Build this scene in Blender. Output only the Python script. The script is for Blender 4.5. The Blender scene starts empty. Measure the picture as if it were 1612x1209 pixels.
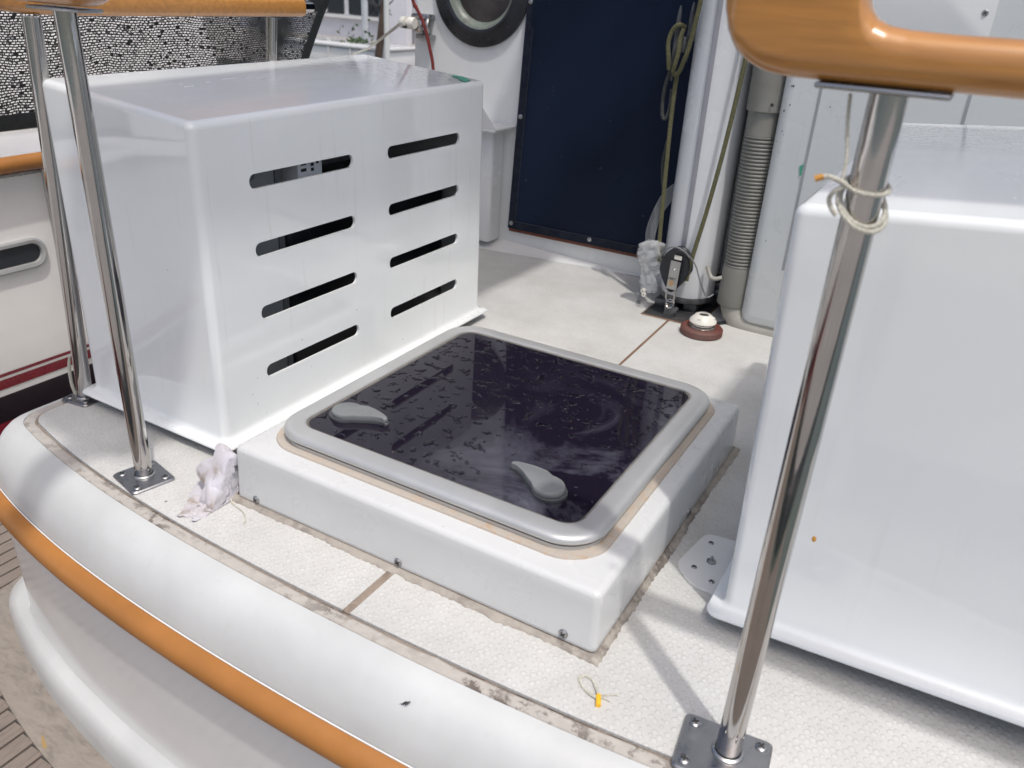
import bpy, bmesh, math, random
import numpy as np
from mathutils import Vector, Matrix, noise
R_ = math.radians
PI = math.pi
random.seed(7)
sc = bpy.context.scene
col = sc.collection

# ------------------------------------------------------------------ camera
yaw, pit, roll, FPX = -0.49696339, 0.45594199, 0.06059194, 1272.75
fw = Vector((math.sin(yaw)*math.cos(pit), math.cos(yaw)*math.cos(pit), -math.sin(pit)))
rt = Vector((math.cos(yaw), -math.sin(yaw), 0)); up = rt.cross(fw)
r2 = rt*math.cos(roll)+up*math.sin(roll); u2 = -rt*math.sin(roll)+up*math.cos(roll)
cam = bpy.data.objects.new('camera', bpy.data.cameras.new('camera')); col.objects.link(cam)
M = Matrix((r2, u2, -fw)).transposed().to_4x4(); M.translation = Vector((0, 0, .85))
cam.matrix_world = M
cam.data.sensor_width = 36; cam.data.lens = FPX/1612*36
cam.data.clip_start = .02; cam.data.clip_end = 3000
cam.data.dof.use_dof = True; cam.data.dof.focus_distance = 1.6; cam.data.dof.aperture_fstop = 6.5
sc.camera = cam
# ------------------------------------------------------------------ light
SUN = Vector((.29, -.236, .927)).normalized()
elev = math.asin(SUN.z); azi = math.atan2(SUN.x, SUN.y)
w = bpy.data.worlds.new('World'); sc.world = w; w.use_nodes = True
nt = w.node_tree; bg = nt.nodes['Background']; sky = nt.nodes.new('ShaderNodeTexSky')
sky.sky_type = 'NISHITA'; sky.sun_disc = False; sky.sun_elevation = elev; sky.sun_rotation = azi
sky.air_density = 1.0; sky.dust_density = 5.0; sky.ozone_density = 1.0
nt.links.new(sky.outputs[0], bg.inputs[0]); bg.inputs[1].default_value = .15
sl = bpy.data.lights.new('sun', 'SUN'); sl.energy = 2.0; sl.angle = R_(1.4); sl.color = (1, .972, .925)
so = bpy.data.objects.new('sun', sl); col.objects.link(so)
so.rotation_euler = SUN.to_track_quat('Z', 'Y').to_euler(); so.location = (2, -2, 6)
sc.view_settings.view_transform = 'Standard'; sc.view_settings.look = 'None'
sc.view_settings.exposure = .04; sc.view_settings.gamma = 1

# ------------------------------------------------------------------ materials
class NT:
    def __init__(s, name):
        s.m = bpy.data.materials.new(name); s.m.use_nodes = True
        s.t = s.m.node_tree; s.b = s.t.nodes['Principled BSDF']; s._c = None
    def n(s, typ, **k):
        x = s.t.nodes.new('ShaderNode'+typ)
        for a, v in k.items(): setattr(x, a, v)
        return x
    def l(s, a, b): s.t.links.new(a, b)
    def co(s):
        if not s._c: s._c = s.n('TexCoord').outputs['Object']
        return s._c
    def mapped(s, sca, rot=(0, 0, 0)):
        m = s.n('Mapping'); m.inputs['Scale'].default_value = sca; m.inputs['Rotation'].default_value = rot
        s.l(s.co(), m.inputs[0]); return m.outputs[0]
    def noise(s, scale, detail=4, rough=.55, vec=None, dist=0):
        x = s.n('TexNoise'); x.inputs['Scale'].default_value = scale; x.inputs['Detail'].default_value = detail
        x.inputs['Roughness'].default_value = rough; x.inputs['Distortion'].default_value = dist
        s.l(vec or s.co(), x.inputs['Vector']); return x.outputs['Fac']
    def ramp(s, fac, stops):
        r = s.n('ValToRGB'); e = r.color_ramp.elements
        while len(e) < len(stops): e.new(.5)
        for i, (p, c) in enumerate(stops):
            e[i].position = p; e[i].color = (c, c, c, 1) if not hasattr(c, '__len__') else (*c, 1)
        s.l(fac, r.inputs[0]); return r.outputs[0]
    def mix(s, fac, a, b, mode='MIX'):
        x = s.n('Mix', data_type='RGBA', blend_type=mode)
        for v, i in ((fac, 0), (a, 6), (b, 7)):
            if hasattr(v, 'links'): s.l(v, x.inputs[i])
            elif hasattr(v, '__len__'): x.inputs[i].default_value = (*v, 1)
            else: x.inputs[i].default_value = v
        return x.outputs[2]
    def math(s, op, a, b=0.):
        x = s.n('Math', operation=op)
        for v, i in ((a, 0), (b, 1)):
            if hasattr(v, 'links'): s.l(v, x.inputs[i])
            else: x.inputs[i].default_value = v
        return x.outputs[0]
    def bump(s, h, strength=.3, dist=.001, prev=None):
        b = s.n('Bump'); b.inputs['Strength'].default_value = strength; b.inputs['Distance'].default_value = dist
        s.l(h, b.inputs['Height'])
        if prev: s.l(prev, b.inputs['Normal'])
        s.l(b.outputs[0], s.b.inputs['Normal']); return b.outputs[0]
    def set(s, **k):
        for a, v in k.items():
            i = s.b.inputs[{'rough': 'Roughness', 'base': 'Base Color', 'metal': 'Metallic', 'coat': 'Coat Weight',
                            'coatr': 'Coat Roughness', 'ior': 'IOR', 'trans': 'Transmission Weight', 'alpha': 'Alpha',
                            'spec': 'Specular IOR Level', 'sheen': 'Sheen Weight', 'sss': 'Subsurface Weight'}[a]]
            if hasattr(v, 'links'): s.l(v, i)
            elif hasattr(v, '__len__'): i.default_value = (*v, 1)
            else: i.default_value = v
        return s

def simple(name, base, rough=.5, metal=0, var=.08, vs=14, bump=0, bs=60, coat=0, **k):
    s = NT(name)
    f = s.noise(vs, 5)
    dk = [c*(1-var) for c in base]; lt = [min(1, c*(1+var)) for c in base]
    s.set(base=s.ramp(f, [(.3, dk), (.7, lt)]), metal=metal, coat=coat, **k)
    s.set(rough=s.ramp(s.noise(vs*3, 3), [(.3, max(0, rough*.8)), (.7, min(1, rough*1.2))]))
    if bump: s.bump(s.noise(bs, 4), .4, bump)
    return s.m

def gelcoat(name, base, rough=.12, dirt=.05, streak=0, wave=.0, dirtcol=(.42, .36, .28), speck=True):
    s = NT(name)
    c = s.ramp(s.noise(3.5, 6, .6), [(.3, [x*(1-dirt) for x in base]), (.7, base)])
    if streak:
        v = s.mapped((26, 26, 1.6)); f = s.ramp(s.noise(2.2, 5, .6, v), [(.60, 0), (.78, streak)])
        c = s.mix(f, c, dirtcol)
    if speck:
        vo = s.n('TexVoronoi'); vo.inputs['Scale'].default_value = 22; s.l(s.co(), vo.inputs['Vector'])
        f = s.ramp(vo.outputs['Distance'], [(.018, .55), (.035, 0)])
        f2 = s.ramp(s.noise(5, 2), [(.52, 0), (.56, 1)])
        c = s.mix(s.math('MULTIPLY', f, f2), c, (.12, .11, .1))
    s.set(base=c, rough=s.ramp(s.noise(9, 5), [(.3, rough*.7), (.75, rough*1.7)]), coat=.3, coatr=.04)
    s.bump(s.noise(5, 2), .2, .0008+wave)
    return s

GEL = gelcoat('white_gelcoat', (.70, .705, .70)).m
COAM = gelcoat('coaming_gelcoat', (.66, .67, .665), .25, .08, .0).m
TRANS = gelcoat('transom_gelcoat', (.80, .80, .785), .12, .05, 0, speck=False).m
s = gelcoat('cap_gelcoat', (.64, .655, .65), .4, .2, .22, dirtcol=(.48, .46, .42), speck=True)
CAP = s.m
WALLP = gelcoat('cabin_paint', (.76, .775, .775), .2, .05, .12).m
LOCK = gelcoat('locker_paint', (.66, .69, .69), .3, .05, .15).m

def cover_mat(name, base, wet0, streak=.32):
    s = gelcoat(name, base, .06, .06, streak, dirtcol=(.6, .55, .5)); s.set(coat=.6, coatr=.02)
    g = s.n('NewGeometry'); sx = s.n('SeparateXYZ'); s.l(g.outputs['Normal'], sx.inputs[0])
    topm = s.ramp(sx.outputs['Z'], [(.8, 0), (.95, 1)])
    po = s.n('SeparateXYZ'); s.l(s.co(), po.inputs[0])
    ym = s.ramp(s.math('ADD', po.outputs['Y'], wet0), [(.45, 0), (.62, 1)])
    v = s.mapped((1, 1.5, 1))
    h = s.ramp(s.noise(30, 4, .6, v, .6), [(.46, 0), (.52, 1)])
    hh = s.math('MULTIPLY', s.math('MULTIPLY', h, topm), ym)
    dry = s.math('MULTIPLY', topm, s.math('SUBTRACT', 1., ym)); s.set(rough=s.math('ADD', .07, s.math('MULTIPLY', dry, s.ramp(s.noise(6, 5, .6, s.mapped((1, .35, 1))), [(.35, .10), (.7, .26)]))), coatr=s.math('ADD', .02, s.math('MULTIPLY', dry, .14)))
    s.bump(hh, .8, .0018)
    # dried water spots and scuffs on the walls
    return s.m
COVM = cover_mat('cover_gelcoat', (.85, .88, .885), .36)
COVM2 = cover_mat('cover_gelcoat_wet', (.84, .87, .875), .42, .12)

def nonskid():
    s = NT('nonskid')
    v = s.mapped((1, 1, .01), (0, 0, .5))
    vo = s.n('TexVoronoi'); vo.inputs['Scale'].default_value = 92; vo.inputs['Randomness'].default_value = .45; s.l(v, vo.inputs['Vector'])
    d = s.ramp(vo.outputs['Distance'], [(.26, 1), (.36, .75), (.42, 0)])
    n1 = s.noise(6, 7, .65); n2 = s.noise(40, 4, .6)
    c = s.ramp(n1, [(.3, (.51, .51, .49)), (.65, (.63, .632, .62))])
    c = s.mix(s.ramp(n2, [(.6, 0), (.8, .25)]), c, (.5, .47, .42))
    c = s.mix(s.ramp(vo.outputs['Distance'], [(.34, 0), (.41, .36), (.48, .08)]), c, (.34, .31, .28))
    vs = s.n('TexVoronoi'); vs.inputs['Scale'].default_value = 17; s.l(s.co(), vs.inputs['Vector'])
    sp = s.math('MULTIPLY', s.ramp(vs.outputs['Distance'], [(.03, .8), (.055, 0)]), s.ramp(s.noise(4, 2), [(.5, 0), (.55, 1)]))
    c = s.mix(sp, c, (.1, .09, .08))
    s.set(base=c, rough=.5)
    b = s.bump(d, .45, .0013)
    s.bump(s.noise(90, 3), .25, .0006, b)
    return s.m
NONSKID = nonskid()

def grimy(name, base, dark, lo=.52, hi=.62, scale=22, rough=.6, sc3=(1, 1, 1)):
    s = NT(name); v = s.mapped(sc3)
    f = s.ramp(s.noise(scale, 8, .7, v), [(lo, 0), (hi, 1)])
    f2 = s.ramp(s.noise(4, 3), [(.42, .1), (.62, 1)])
    c = s.ramp(s.noise(60, 4), [(.3, [x*.85 for x in base]), (.7, base)])
    s.set(base=s.mix(s.math('MULTIPLY', f, f2), c, dark), rough=rough)
    s.bump(s.noise(70, 5), .4, .001)
    return s.m
STRIP = grimy('joint_sealant', (.50, .47, .43), (.10, .075, .06), .50, .58, 34)
SEAM = grimy('dirty_seam', (.36, .29, .23), (.05, .035, .03), .40, .52, 60)
RUST = grimy('brown_seam', (.24, .15, .095), (.14, .07, .04), .45, .6, 60)
BEAD = grimy('sealant_bead', (.43, .39, .34), (.14, .12, .105), .42, .58, 40)
BEAD2 = grimy('frame_sealant', (.52, .47, .41), (.46, .31, .19), .5, .66, 60)

def wood_tan():
    s = NT('tan_varnish')
    v = s.mapped((1.5, 18, 18)); f = s.noise(6, 6, .6, v, .4)
    c = s.ramp(f, [(.3, (.40, .175, .04)), (.7, (.56, .255, .06))])
    s.set(base=c, rough=s.ramp(s.noise(5, 4), [(.3, .25), (.7, .4)]), coat=.8, coatr=.16)
    s.bump(f, .15, .0008); return s.m
TAN = wood_tan()
TAN2 = simple('tan_rail_paint', (.37, .155, .037), .45, var=.16, vs=6, bump=.0006, bs=40)

def teak(name, base, vec=(40, 3, 40), caulk=False):
    s = NT(name); v = s.mapped(vec)
    f = s.noise(5, 8, .7, v, .5); f2 = s.noise(3, 5)
    c = s.ramp(f, [(.3, [x*.6 for x in base]), (.5, base), (.75, [min(1, x*1.25) for x in base])])
    c = s.mix(s.ramp(f2, [(.4, 0), (.75, .4)]), c, (.30, .27, .24))
    s.set(base=c, rough=.75); s.bump(f, .5, .002); return s.m
TEAK = teak('grey_teak', (.20, .165, .14))
TEAKM = teak('pale_teak', (.25, .22, .19), (3, 9, 9))
BTEAK = teak('brown_teak', (.18, .06, .035), (30, 30, 4))
CAULK = simple('black_caulk', (.025, .025, .028), .6)

def steel(name='polished_steel', base=(.52, .505, .49), rough=.07, b=.0004):
    s = NT(name)
    s.set(base=s.ramp(s.noise(12, 5), [(.3, [x*.88 for x in base]), (.7, base)]), metal=1,
          rough=s.ramp(s.noise(30, 5), [(.3, rough*.6), (.75, rough*2)]))
    s.bump(s.noise(16, 3), .3, b); return s.m
STEEL = steel()
STEELD = steel('brushed_steel', (.45, .45, .45), .28)
s = NT('steel_plate')
s.set(base=s.mix(s.ramp(s.noise(22, 6, .65), [(.62, 0), (.75, .8)]), (.36, .36, .37), (.32, .15, .05)), metal=1, rough=s.ramp(s.noise(60, 4), [(.3, .22), (.7, .45)]))
s.bump(s.noise(120, 3), .3, .0004); PLATE = s.m
DARKSLOT = simple('slot_dark', (.03, .03, .03), .6)
s = NT('satin_aluminium')
s.set(base=s.ramp(s.noise(7, 5), [(.3, (.52, .525, .52)), (.7, (.61, .615, .61))]), metal=.5,
      rough=s.ramp(s.noise(25, 5), [(.3, .30), (.7, .42)]))
s.bump(s.noise(420, 2), .12, .0003); ALU = s.m
GASKET = simple('grey_gasket', (.16, .15, .135), .7, vs=60, var=.3)
DGASK = simple('dark_gasket', (.03, .03, .035), .6)
HANDLE = simple('grey_plastic', (.20, .21, .215), .5, vs=30, var=.05, bump=.0003, bs=300)
HANDLED = simple('dark_plastic', (.07, .075, .08), .35)

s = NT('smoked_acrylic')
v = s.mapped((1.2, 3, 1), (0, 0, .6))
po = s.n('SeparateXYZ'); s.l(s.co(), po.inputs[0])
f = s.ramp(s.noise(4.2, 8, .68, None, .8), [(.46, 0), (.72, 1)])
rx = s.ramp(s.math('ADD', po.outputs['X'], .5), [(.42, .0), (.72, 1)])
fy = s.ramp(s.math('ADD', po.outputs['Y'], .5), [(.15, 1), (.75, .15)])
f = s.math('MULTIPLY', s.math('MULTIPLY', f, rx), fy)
s.set(base=s.mix(f, (.012, .009, .018), (.22, .23, .28)), rough=s.math('ADD', s.math('MULTIPLY', f, .25), .025), coat=.0, ior=1.5)  # pale haze painted towards the right handle in place of a sky reflection
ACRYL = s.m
s = NT('water'); s.set(base=(.9, .9, .93), rough=.0, trans=1., ior=1.33); WATER = s.m

NAVY = None
s = NT('navy_canvas')
wv = s.n('TexWave', wave_type='BANDS', bands_direction='DIAGONAL'); wv.inputs['Scale'].default_value = .9
wv.inputs['Distortion'].default_value = 3.5; wv.inputs['Detail'].default_value = 3; wv.inputs['Detail Scale'].default_value = 1.2
s.l(s.mapped((1, 1, -.6)), wv.inputs['Vector'])
br = s.n('TexBrick'); 
c = s.ramp(s.noise(4, 6), [(.3, (.0065, .0115, .027)), (.7, (.0105, .018, .040))])
c = s.mix(s.ramp(wv.outputs['Fac'], [(.35, 0), (.9, .55)]), c, (.015, .027, .06))  # lighter diagonal streaks put into the colour for light on wrinkles
sp = s.ramp(s.noise(55, 4), [(.70, 0), (.76, .22)])
c = s.mix(sp, c, (.2, .24, .3))
s.set(base=c, rough=.85, sheen=.0, spec=.2)
s.bump(s.noise(700, 2), .3, .0008)
NAVY = s.m
HEM = simple('navy_hem', (.004, .008, .022), .85, bump=.001, bs=500)
THREAD = simple('grey_thread', (.09, .10, .12), .9)
BLKRING = simple('black_ring', (.018, .02, .026), .33, vs=25, var=.3)
s = NT('porthole_glass'); s.set(base=s.ramp(s.noise(9, 6), [(.35, (.035, .032, .032)), (.65, (.075, .065, .065))]), rough=.06); PGLASS = s.m
OXID = grimy('oxidised_metal', (.20, .23, .20), (.1, .1, .09), .48, .6, 40, .4)
MASTP = gelcoat('mast_paint', (.70, .72, .74), .2, .05, .1).m
TRACK = simple('track_grey', (.36, .36, .40), .4)
OLIVE = None
def rope_m(name, a, b, sc_=150):
    s = NT(name)
    vo = s.n('TexVoronoi'); vo.inputs['Scale'].default_value = sc_*1.6; s.l(s.co(), vo.inputs['Vector'])
    wv = s.n('TexWave', wave_type='BANDS', bands_direction='DIAGONAL'); wv.inputs['Scale'].default_value = sc_*.9; wv.inputs['Distortion'].default_value = 1.5
    s.l(s.co(), wv.inputs['Vector'])
    c = s.mix(s.ramp(vo.outputs['Distance'], [(.25, 0), (.6, 1)]), a, b)
    c = s.mix(s.ramp(s.noise(12, 4), [(.4, 0), (.7, .4)]), c, [x*.5 for x in a])
    s.set(base=c, rough=.85); s.bump(wv.outputs['Fac'], .6, .0015); return s.m
OLIVE = rope_m('olive_rope', (.16, .15, .07), (.10, .10, .05))
OLIVED = rope_m('grey_rope', (.08, .085, .08), (.05, .052, .05))
REDROPE = rope_m('red_rope', (.30, .035, .03), (.12, .02, .02))
WHROPE = rope_m('white_cord', (.78, .76, .66), (.55, .53, .45), 260)
GREYCAB = simple('grey_cable', (.19, .20, .21), .5)
HOSE = simple('grey_hose', (.20, .198, .178), .5, vs=20, var=.1)
PVC = simple('cream_pvc', (.38, .37, .33), .4)
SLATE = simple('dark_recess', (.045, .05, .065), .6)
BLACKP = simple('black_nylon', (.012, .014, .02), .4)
BLKPLATE = grimy('dark_mast_plate', (.035, .037, .04), (.09, .08, .07), .55, .7, 30, .5)
CAST = simple('grey_casting', (.14, .145, .15), .45, metal=.6, vs=30, var=.3, bump=.001, bs=90)
MAHOG = teak('red_mahogany', (.12, .025, .018), (30, 30, 10))
WPLAST = simple('white_plastic', (.72, .70, .64), .4)
YELLOW = simple('yellow_shrink', (.85, .48, .02), .4)
ORANGE = simple('amber_drop', (.62, .30, .06), .3)
GREEN = simple('green_tape', (.07, .32, .22), .5)
s = NT('plastic_bag'); s.set(base=(.88, .9, .92), rough=.18, trans=.55, alpha=.62, ior=1.3)
s.bump(s.noise(60, 4), .8, .004); BAG = s.m
TOWEL = None
s = NT('terry_cloth')
c = s.ramp(s.noise(16, 6, .6), [(.42, (.62, .61, .665)), (.58, (.55, .52, .54)), (.68, (.30, .23, .17))])
s.set(base=c, rough=.95, sheen=.3); s.bump(s.noise(650, 3), .8, .0016); TOWEL = s.m
LGREY = simple('cabinet_grey', (.38, .40, .41), .45)
PANELW = simple('panel_offwhite', (.85, .86, .88), .5)
NHULL = gelcoat('neighbour_hull', (.88, .865, .83), .12, .06, 0, speck=False).m
NRED = simple('red_stripe', (.20, .008, .02), .3)
NANTI = simple('red_antifouling', (.24, .012, .03), .6, var=.25, vs=5)
NBLACK = simple('boot_top', (.018, .012, .018), .35)
BLDG = simple('building_wall', (.66, .66, .70), .9, vs=2, bump=.004, bs=8)
BGLASS = simple('dark_window', (.03, .035, .04), .15)
CONC = simple('concrete', (.30, .285, .27), .9, vs=1.2, var=.2, bump=.01, bs=7)
s = NT('sea_water'); s.set(base=(.10, .125, .11), rough=.08); s.bump(s.noise(2.5, 6), .5, .06); SEA = s.m
LEAF = simple('leaf_green', (.05, .09, .03), .7, var=.5, vs=8)
DKWOOD = simple('dark_wood', (.09, .06, .045), .8, var=.3)

# woven shade net: elongated holes between black ribbons
s = NT('shade_net')
sp = s.n('SeparateXYZ'); s.l(s.co(), sp.inputs[0])
nx = s.noise(3.5, 3); nx2 = s.noise(40, 3)
yy = s.math('ADD', sp.outputs['Y'], s.math('MULTIPLY', s.math('SUBTRACT', nx2, .5), .012))
zz = s.math('ADD', sp.outputs['Z'], s.math('ADD', s.math('MULTIPLY', s.math('SUBTRACT', nx, .5), .05), s.math('MULTIPLY', s.math('SUBTRACT', nx2, .5), .006)))
cv = s.n('CombineXYZ'); s.l(yy, cv.inputs[0]); s.l(zz, cv.inputs[1])
bk = s.n('TexBrick'); bk.offset = .5; bk.inputs['Scale'].default_value = 1.; bk.inputs['Brick Width'].default_value = .0145
bk.inputs['Row Height'].default_value = .0076; bk.inputs['Mortar Size'].default_value = .0021; bk.inputs['Mortar Smooth'].default_value = .1
bk.inputs['Color1'].default_value = (0, 0, 0, 1); bk.inputs['Color2'].default_value = (1, 1, 1, 1); bk.inputs['Mortar'].default_value = (1, 1, 1, 1)
s.l(cv.outputs[0], bk.inputs['Vector'])
dn = s.ramp(s.noise(2.2, 3, .5), [(.60, 0), (.72, 1)])
hole = s.ramp(bk.outputs['Color'], [(.93, 0), (.96, 1)])
hole = s.math('MAXIMUM', hole, s.ramp(s.noise(110, 3), [(.56, 0), (.60, 1)]))
al = s.math('MAXIMUM', bk.outputs['Fac'], s.math('MAXIMUM', hole, dn))
s.set(base=(.012, .013, .014), rough=.6, alpha=al); NET = s.m
NETH = simple('net_hem', (.010, .013, .014), .7)

# ------------------------------------------------------------------ mesh helpers
def wloc(o):
    v = Vector((0, 0, 0))
    while o: v += o.location; o = o.parent
    return v
def tag(o, label=None, cat=None, group=None, kind=None):
    if label: o['label'] = label
    if cat: o['category'] = cat
    if group: o['group'] = group
    if kind: o['kind'] = kind
    return o
def thing(name, label, cat, loc=(0, 0, 0), group=None):
    o = bpy.data.objects.new(name, None); col.objects.link(o); o.location = loc; o.empty_display_size = .05
    return tag(o, label, cat, group)
class MB:
    def __init__(s): s.v = []; s.f = []
    def add(s, vs, fs):
        k = len(s.v); s.v += [tuple(v) for v in vs]; s.f += [tuple(i+k for i in f) for f in fs]; return s
    def loft(s, rings, closed=True, cap0=False, cap1=False):
        n = len(rings[0]); vs = [p for r in rings for p in r]; fs = []
        for i in range(len(rings)-1):
            for j in range(n if closed else n-1):
                a, b = i*n+j, i*n+(j+1) % n
                fs.append((a, b, b+n, a+n))
        if cap0: fs.append(tuple(reversed(range(n))))
        if cap1: fs.append(tuple(range((len(rings)-1)*n, len(rings)*n)))
        return s.add(vs, fs)
    def tube(s, path, r, n=12, caps=True, closed=False):
        path = [Vector(p) for p in path]; m = len(path); rings = []
        rr = r if hasattr(r, '__len__') else [r]*m
        prev = None
        for i, p in enumerate(path):
            if closed: t = path[(i+1) % m]-path[i-1]
            else: t = path[min(i+1, m-1)]-path[max(i-1, 0)]
            t.normalize()
            if prev is None: a = Vector((0, 0, 1)) if abs(t.z) < .9 else Vector((1, 0, 0)); nrm = (a-t*a.dot(t)).normalized()
            else: nrm = (prev-t*prev.dot(t)).normalized()
            prev = nrm; bi = t.cross(nrm)
            rings.append([p+(nrm*math.cos(2*PI*k/n)+bi*math.sin(2*PI*k/n))*rr[i] for k in range(n)])
        if closed: rings.append(rings[0]); return s.loft(rings)
        return s.loft(rings, True, caps, caps)
    def box(s, lo, hi, b=0.):
        (x0, y0, z0), (x1, y1, z1) = lo, hi
        if b:
            hx, hy = (x1-x0)/2, (y1-y0)/2; cx, cy = (x0+x1)/2, (y0+y1)/2
            lv = [(b, z0), (b*.3, z0+b*.3), (0, z0+b), (0, z1-b), (b*.3, z1-b*.3), (b, z1)]
            return s.loft([rrect(cx, cy, hx-o, hy-o, max(b*1.0-o*.5, b*.4), z, 3) for o, z in lv], True, True, True)
        vs = [(x, y, z) for z in (z0, z1) for y in (y0, y1) for x in (x0, x1)]
        return s.add(vs, [(0, 2, 3, 1), (4, 5, 7, 6), (0, 1, 5, 4), (2, 6, 7, 3), (0, 4, 6, 2), (1, 3, 7, 5)])
    def lathe(s, prof, c, axis='z', n=32, cap=True):
        rings = []
        for r, h in prof:
            ring = []
            for k in range(n):
                a = 2*PI*k/n; u, v_ = r*math.cos(a), r*math.sin(a)
                ring.append({'z': (c[0]+u, c[1]+v_, c[2]+h), 'y': (c[0]+u, c[1]-h, c[2]+v_), 'x': (c[0]+h, c[1]+u, c[2]+v_)}[axis])
            rings.append(ring)
        return s.loft(rings, True, cap, cap)
    def prism(s, pts, d):      # pts: 3-D polygon, d: extrusion vector
        n = len(pts); d = Vector(d); vs = [Vector(p) for p in pts]; vs = vs+[v+d for v in vs]
        fs = [tuple(range(n)), tuple(reversed(range(n, 2*n)))]+[(i, (i+1) % n, (i+1) % n+n, i+n) for i in range(n)]
        return s.add(vs, fs)
    def build(s, name, mat, parent=None, smooth=True, bevel=0, ang=35, off=None):
        me = bpy.data.meshes.new(name)
        L = wloc(parent) if off is None else Vector(off)
        me.from_pydata([tuple(Vector(v)-L) for v in s.v], [], s.f)
        bm = bmesh.new(); bm.from_mesh(me)
        bmesh.ops.recalc_face_normals(bm, faces=bm.faces)
        if bevel:
            es = [e for e in bm.edges if len(e.link_faces) == 2 and e.calc_face_angle(0) > R_(30)]
            bmesh.ops.bevel(bm, geom=es, offset=bevel, segments=3, profile=.5, affect='EDGES', clamp_overlap=True)
        for e in bm.edges:
            if len(e.link_faces) == 2 and e.calc_face_angle(0) > R_(ang): e.smooth = False
        for f in bm.faces: f.smooth = smooth
        bm.to_mesh(me); bm.free()
        me.materials.append(mat)
        o = bpy.data.objects.new(name, me); col.objects.link(o)
        if parent: o.parent = parent
        return o
def rrect(cx, cy, hx, hy, r, z, n=6):
    pts = []
    r = max(min(r, hx, hy), 1e-4)
    for sx, sy, a0 in ((1, 1, 0), (-1, 1, PI/2), (-1, -1, PI), (1, -1, 1.5*PI)):
        for k in range(n+1):
            a = a0+PI/2*k/n
            pts.append((cx+sx*(hx-r)+r*math.cos(a), cy+sy*(hy-r)+r*math.sin(a), z))
    return pts
def catmull(pts, k=8, closed=False):
    P = [Vector(p) for p in pts]; out = []; n = len(P)
    rng = range(n) if closed else range(n-1)
    for i in rng:
        if closed: a, b, c, d = P[i-1], P[i], P[(i+1) % n], P[(i+2) % n]
        else: a, b, c, d = P[max(i-1, 0)], P[i], P[i+1], P[min(i+2, n-1)]
        for j in range(k):
            t = j/k
            out.append(.5*((2*b)+(-a+c)*t+(2*a-5*b+4*c-d)*t*t+(-a+3*b-3*c+d)*t**3))
    if not closed: out.append(P[-1])
    return out
def screw(parent, c, axis='z', r=.0075, h=.003, name='screw', m=None, rotz=0):
    b = MB(); b.lathe([(r, 0), (r, h*.35), (r*.8, h*.8), (r*.35, h), (.0002, h)], c, axis, 20)
    o = b.build(name, m or PLATE, parent)
    q = MB(); e = h+.0003; a = r*.62; t = r*.13
    ca, sa = math.cos(rotz+.6), math.sin(rotz+.6)
    for (ux, uy) in ((ca, sa), (-sa, ca)):
        pts = []
        for (p_, q_) in ((-a, -t), (a, -t), (a, t), (-a, t)):
            u, v = p_*ux-q_*uy, p_*uy+q_*ux
            pts.append({'z': (c[0]+u, c[1]+v, c[2]+e-.0012), 'y': (c[0]+u, c[1]-e+.0012, c[2]+v), 'x': (c[0]+e-.0012, c[1]+u, c[2]+v)}[axis])
        q.prism(pts, {'z': (0, 0, .0014), 'y': (0, -.0014, 0), 'x': (.0014, 0, 0)}[axis])
        e += .0002
    q.build('cross_slot', DARKSLOT, o, False)
    return o

# ------------------------------------------------------------------ stern plan curve
def yc(x):
    d = x+.64; return .681+.07*d*d+.05*d**4
def plan(dy, xs, r, z, jit=0, yend=2.6):
    pts = []; x0, N = .75, 60
    for i in range(N):
        x = x0+(xs+r-x0)*i/(N-1); pts.append((x, yc(x)+dy, z))
    A = Vector(pts[-1][:2]); C = Vector((xs, yc(xs)+dy)); B = Vector((xs, yc(xs)+dy+r))
    for i in range(1, 13):
        t = i/12; q = A*(1-t)**2+C*2*t*(1-t)+B*t*t; pts.append((q.x, q.y, z))
    for i in range(1, 16):
        pts.append((xs, B.y+(yend-B.y)*i/15, z))
    return pts

# ------------------------------------------------------------------ water, quay, far surroundings
m = MB(); m.box((-900, -900, -6), (900, 900, -1.05)); tag(m.build('water', SEA, None, False), kind='structure')
m = MB(); m.box((-14, -9, -2), (14, -1.3, -.72), .03); tag(m.build('quay', CONC, None), kind='structure')

m = MB(); m.box((-2.38, 1.16, -.9), (-1.75, 7.0, -.64), .02); tag(m.build('bounce_pier', simple('pale_bounce', (.5, .49, .47), .8, vs=4, bump=.003, bs=20), None), kind='structure')  # pale slab added between the boats to bounce light onto the neighbour hull
# ------------------------------------------------------------------ deck of the yacht (setting)
inner = plan(.021, -1.552, .045, 0); outer = plan(0, -1.572, .05, 0)
pl = plan(.004, -1.568, .05, -.002)
m = MB(); n = len(pl)
# gelcoat sheet under everything, closed forward
m.add([(p[0], p[1], -.003) for p in pl]+[(p[0], 2.62, -.003) for p in pl], [(i, i+1, i+1+n, i+n) for i in range(n-1)])
deck = m.build('deck', GEL, None, False); tag(deck, kind='structure')
m = MB(); a = plan(.0215, -1.5515, .045, .0005); b = plan(.0, -1.572, .05, .0005)
m.loft([plan(.0235, -1.5495, .045, -.002), plan(.0215, -1.5515, .045, .0004), plan(.012, -1.56, .045, .0002), plan(.001, -1.571, .05, .0012), plan(-.001, -1.573, .05, -.002)], False)
m.build('joint_strip', STRIP, deck)
m = MB(); m.loft([[(x, y+.0006*noise.noise(Vector((x*90, y*90, 0))), z) for x, y, z in plan(.0225, -1.5505, .045, .0011)], [(x, y+.0022*noise.noise(Vector((x*45, y*45, 2))), z) for x, y, z in plan(.0195, -1.5535, .045, .0012)]], False); m.build('grime_line', SEAM, deck)
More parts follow.
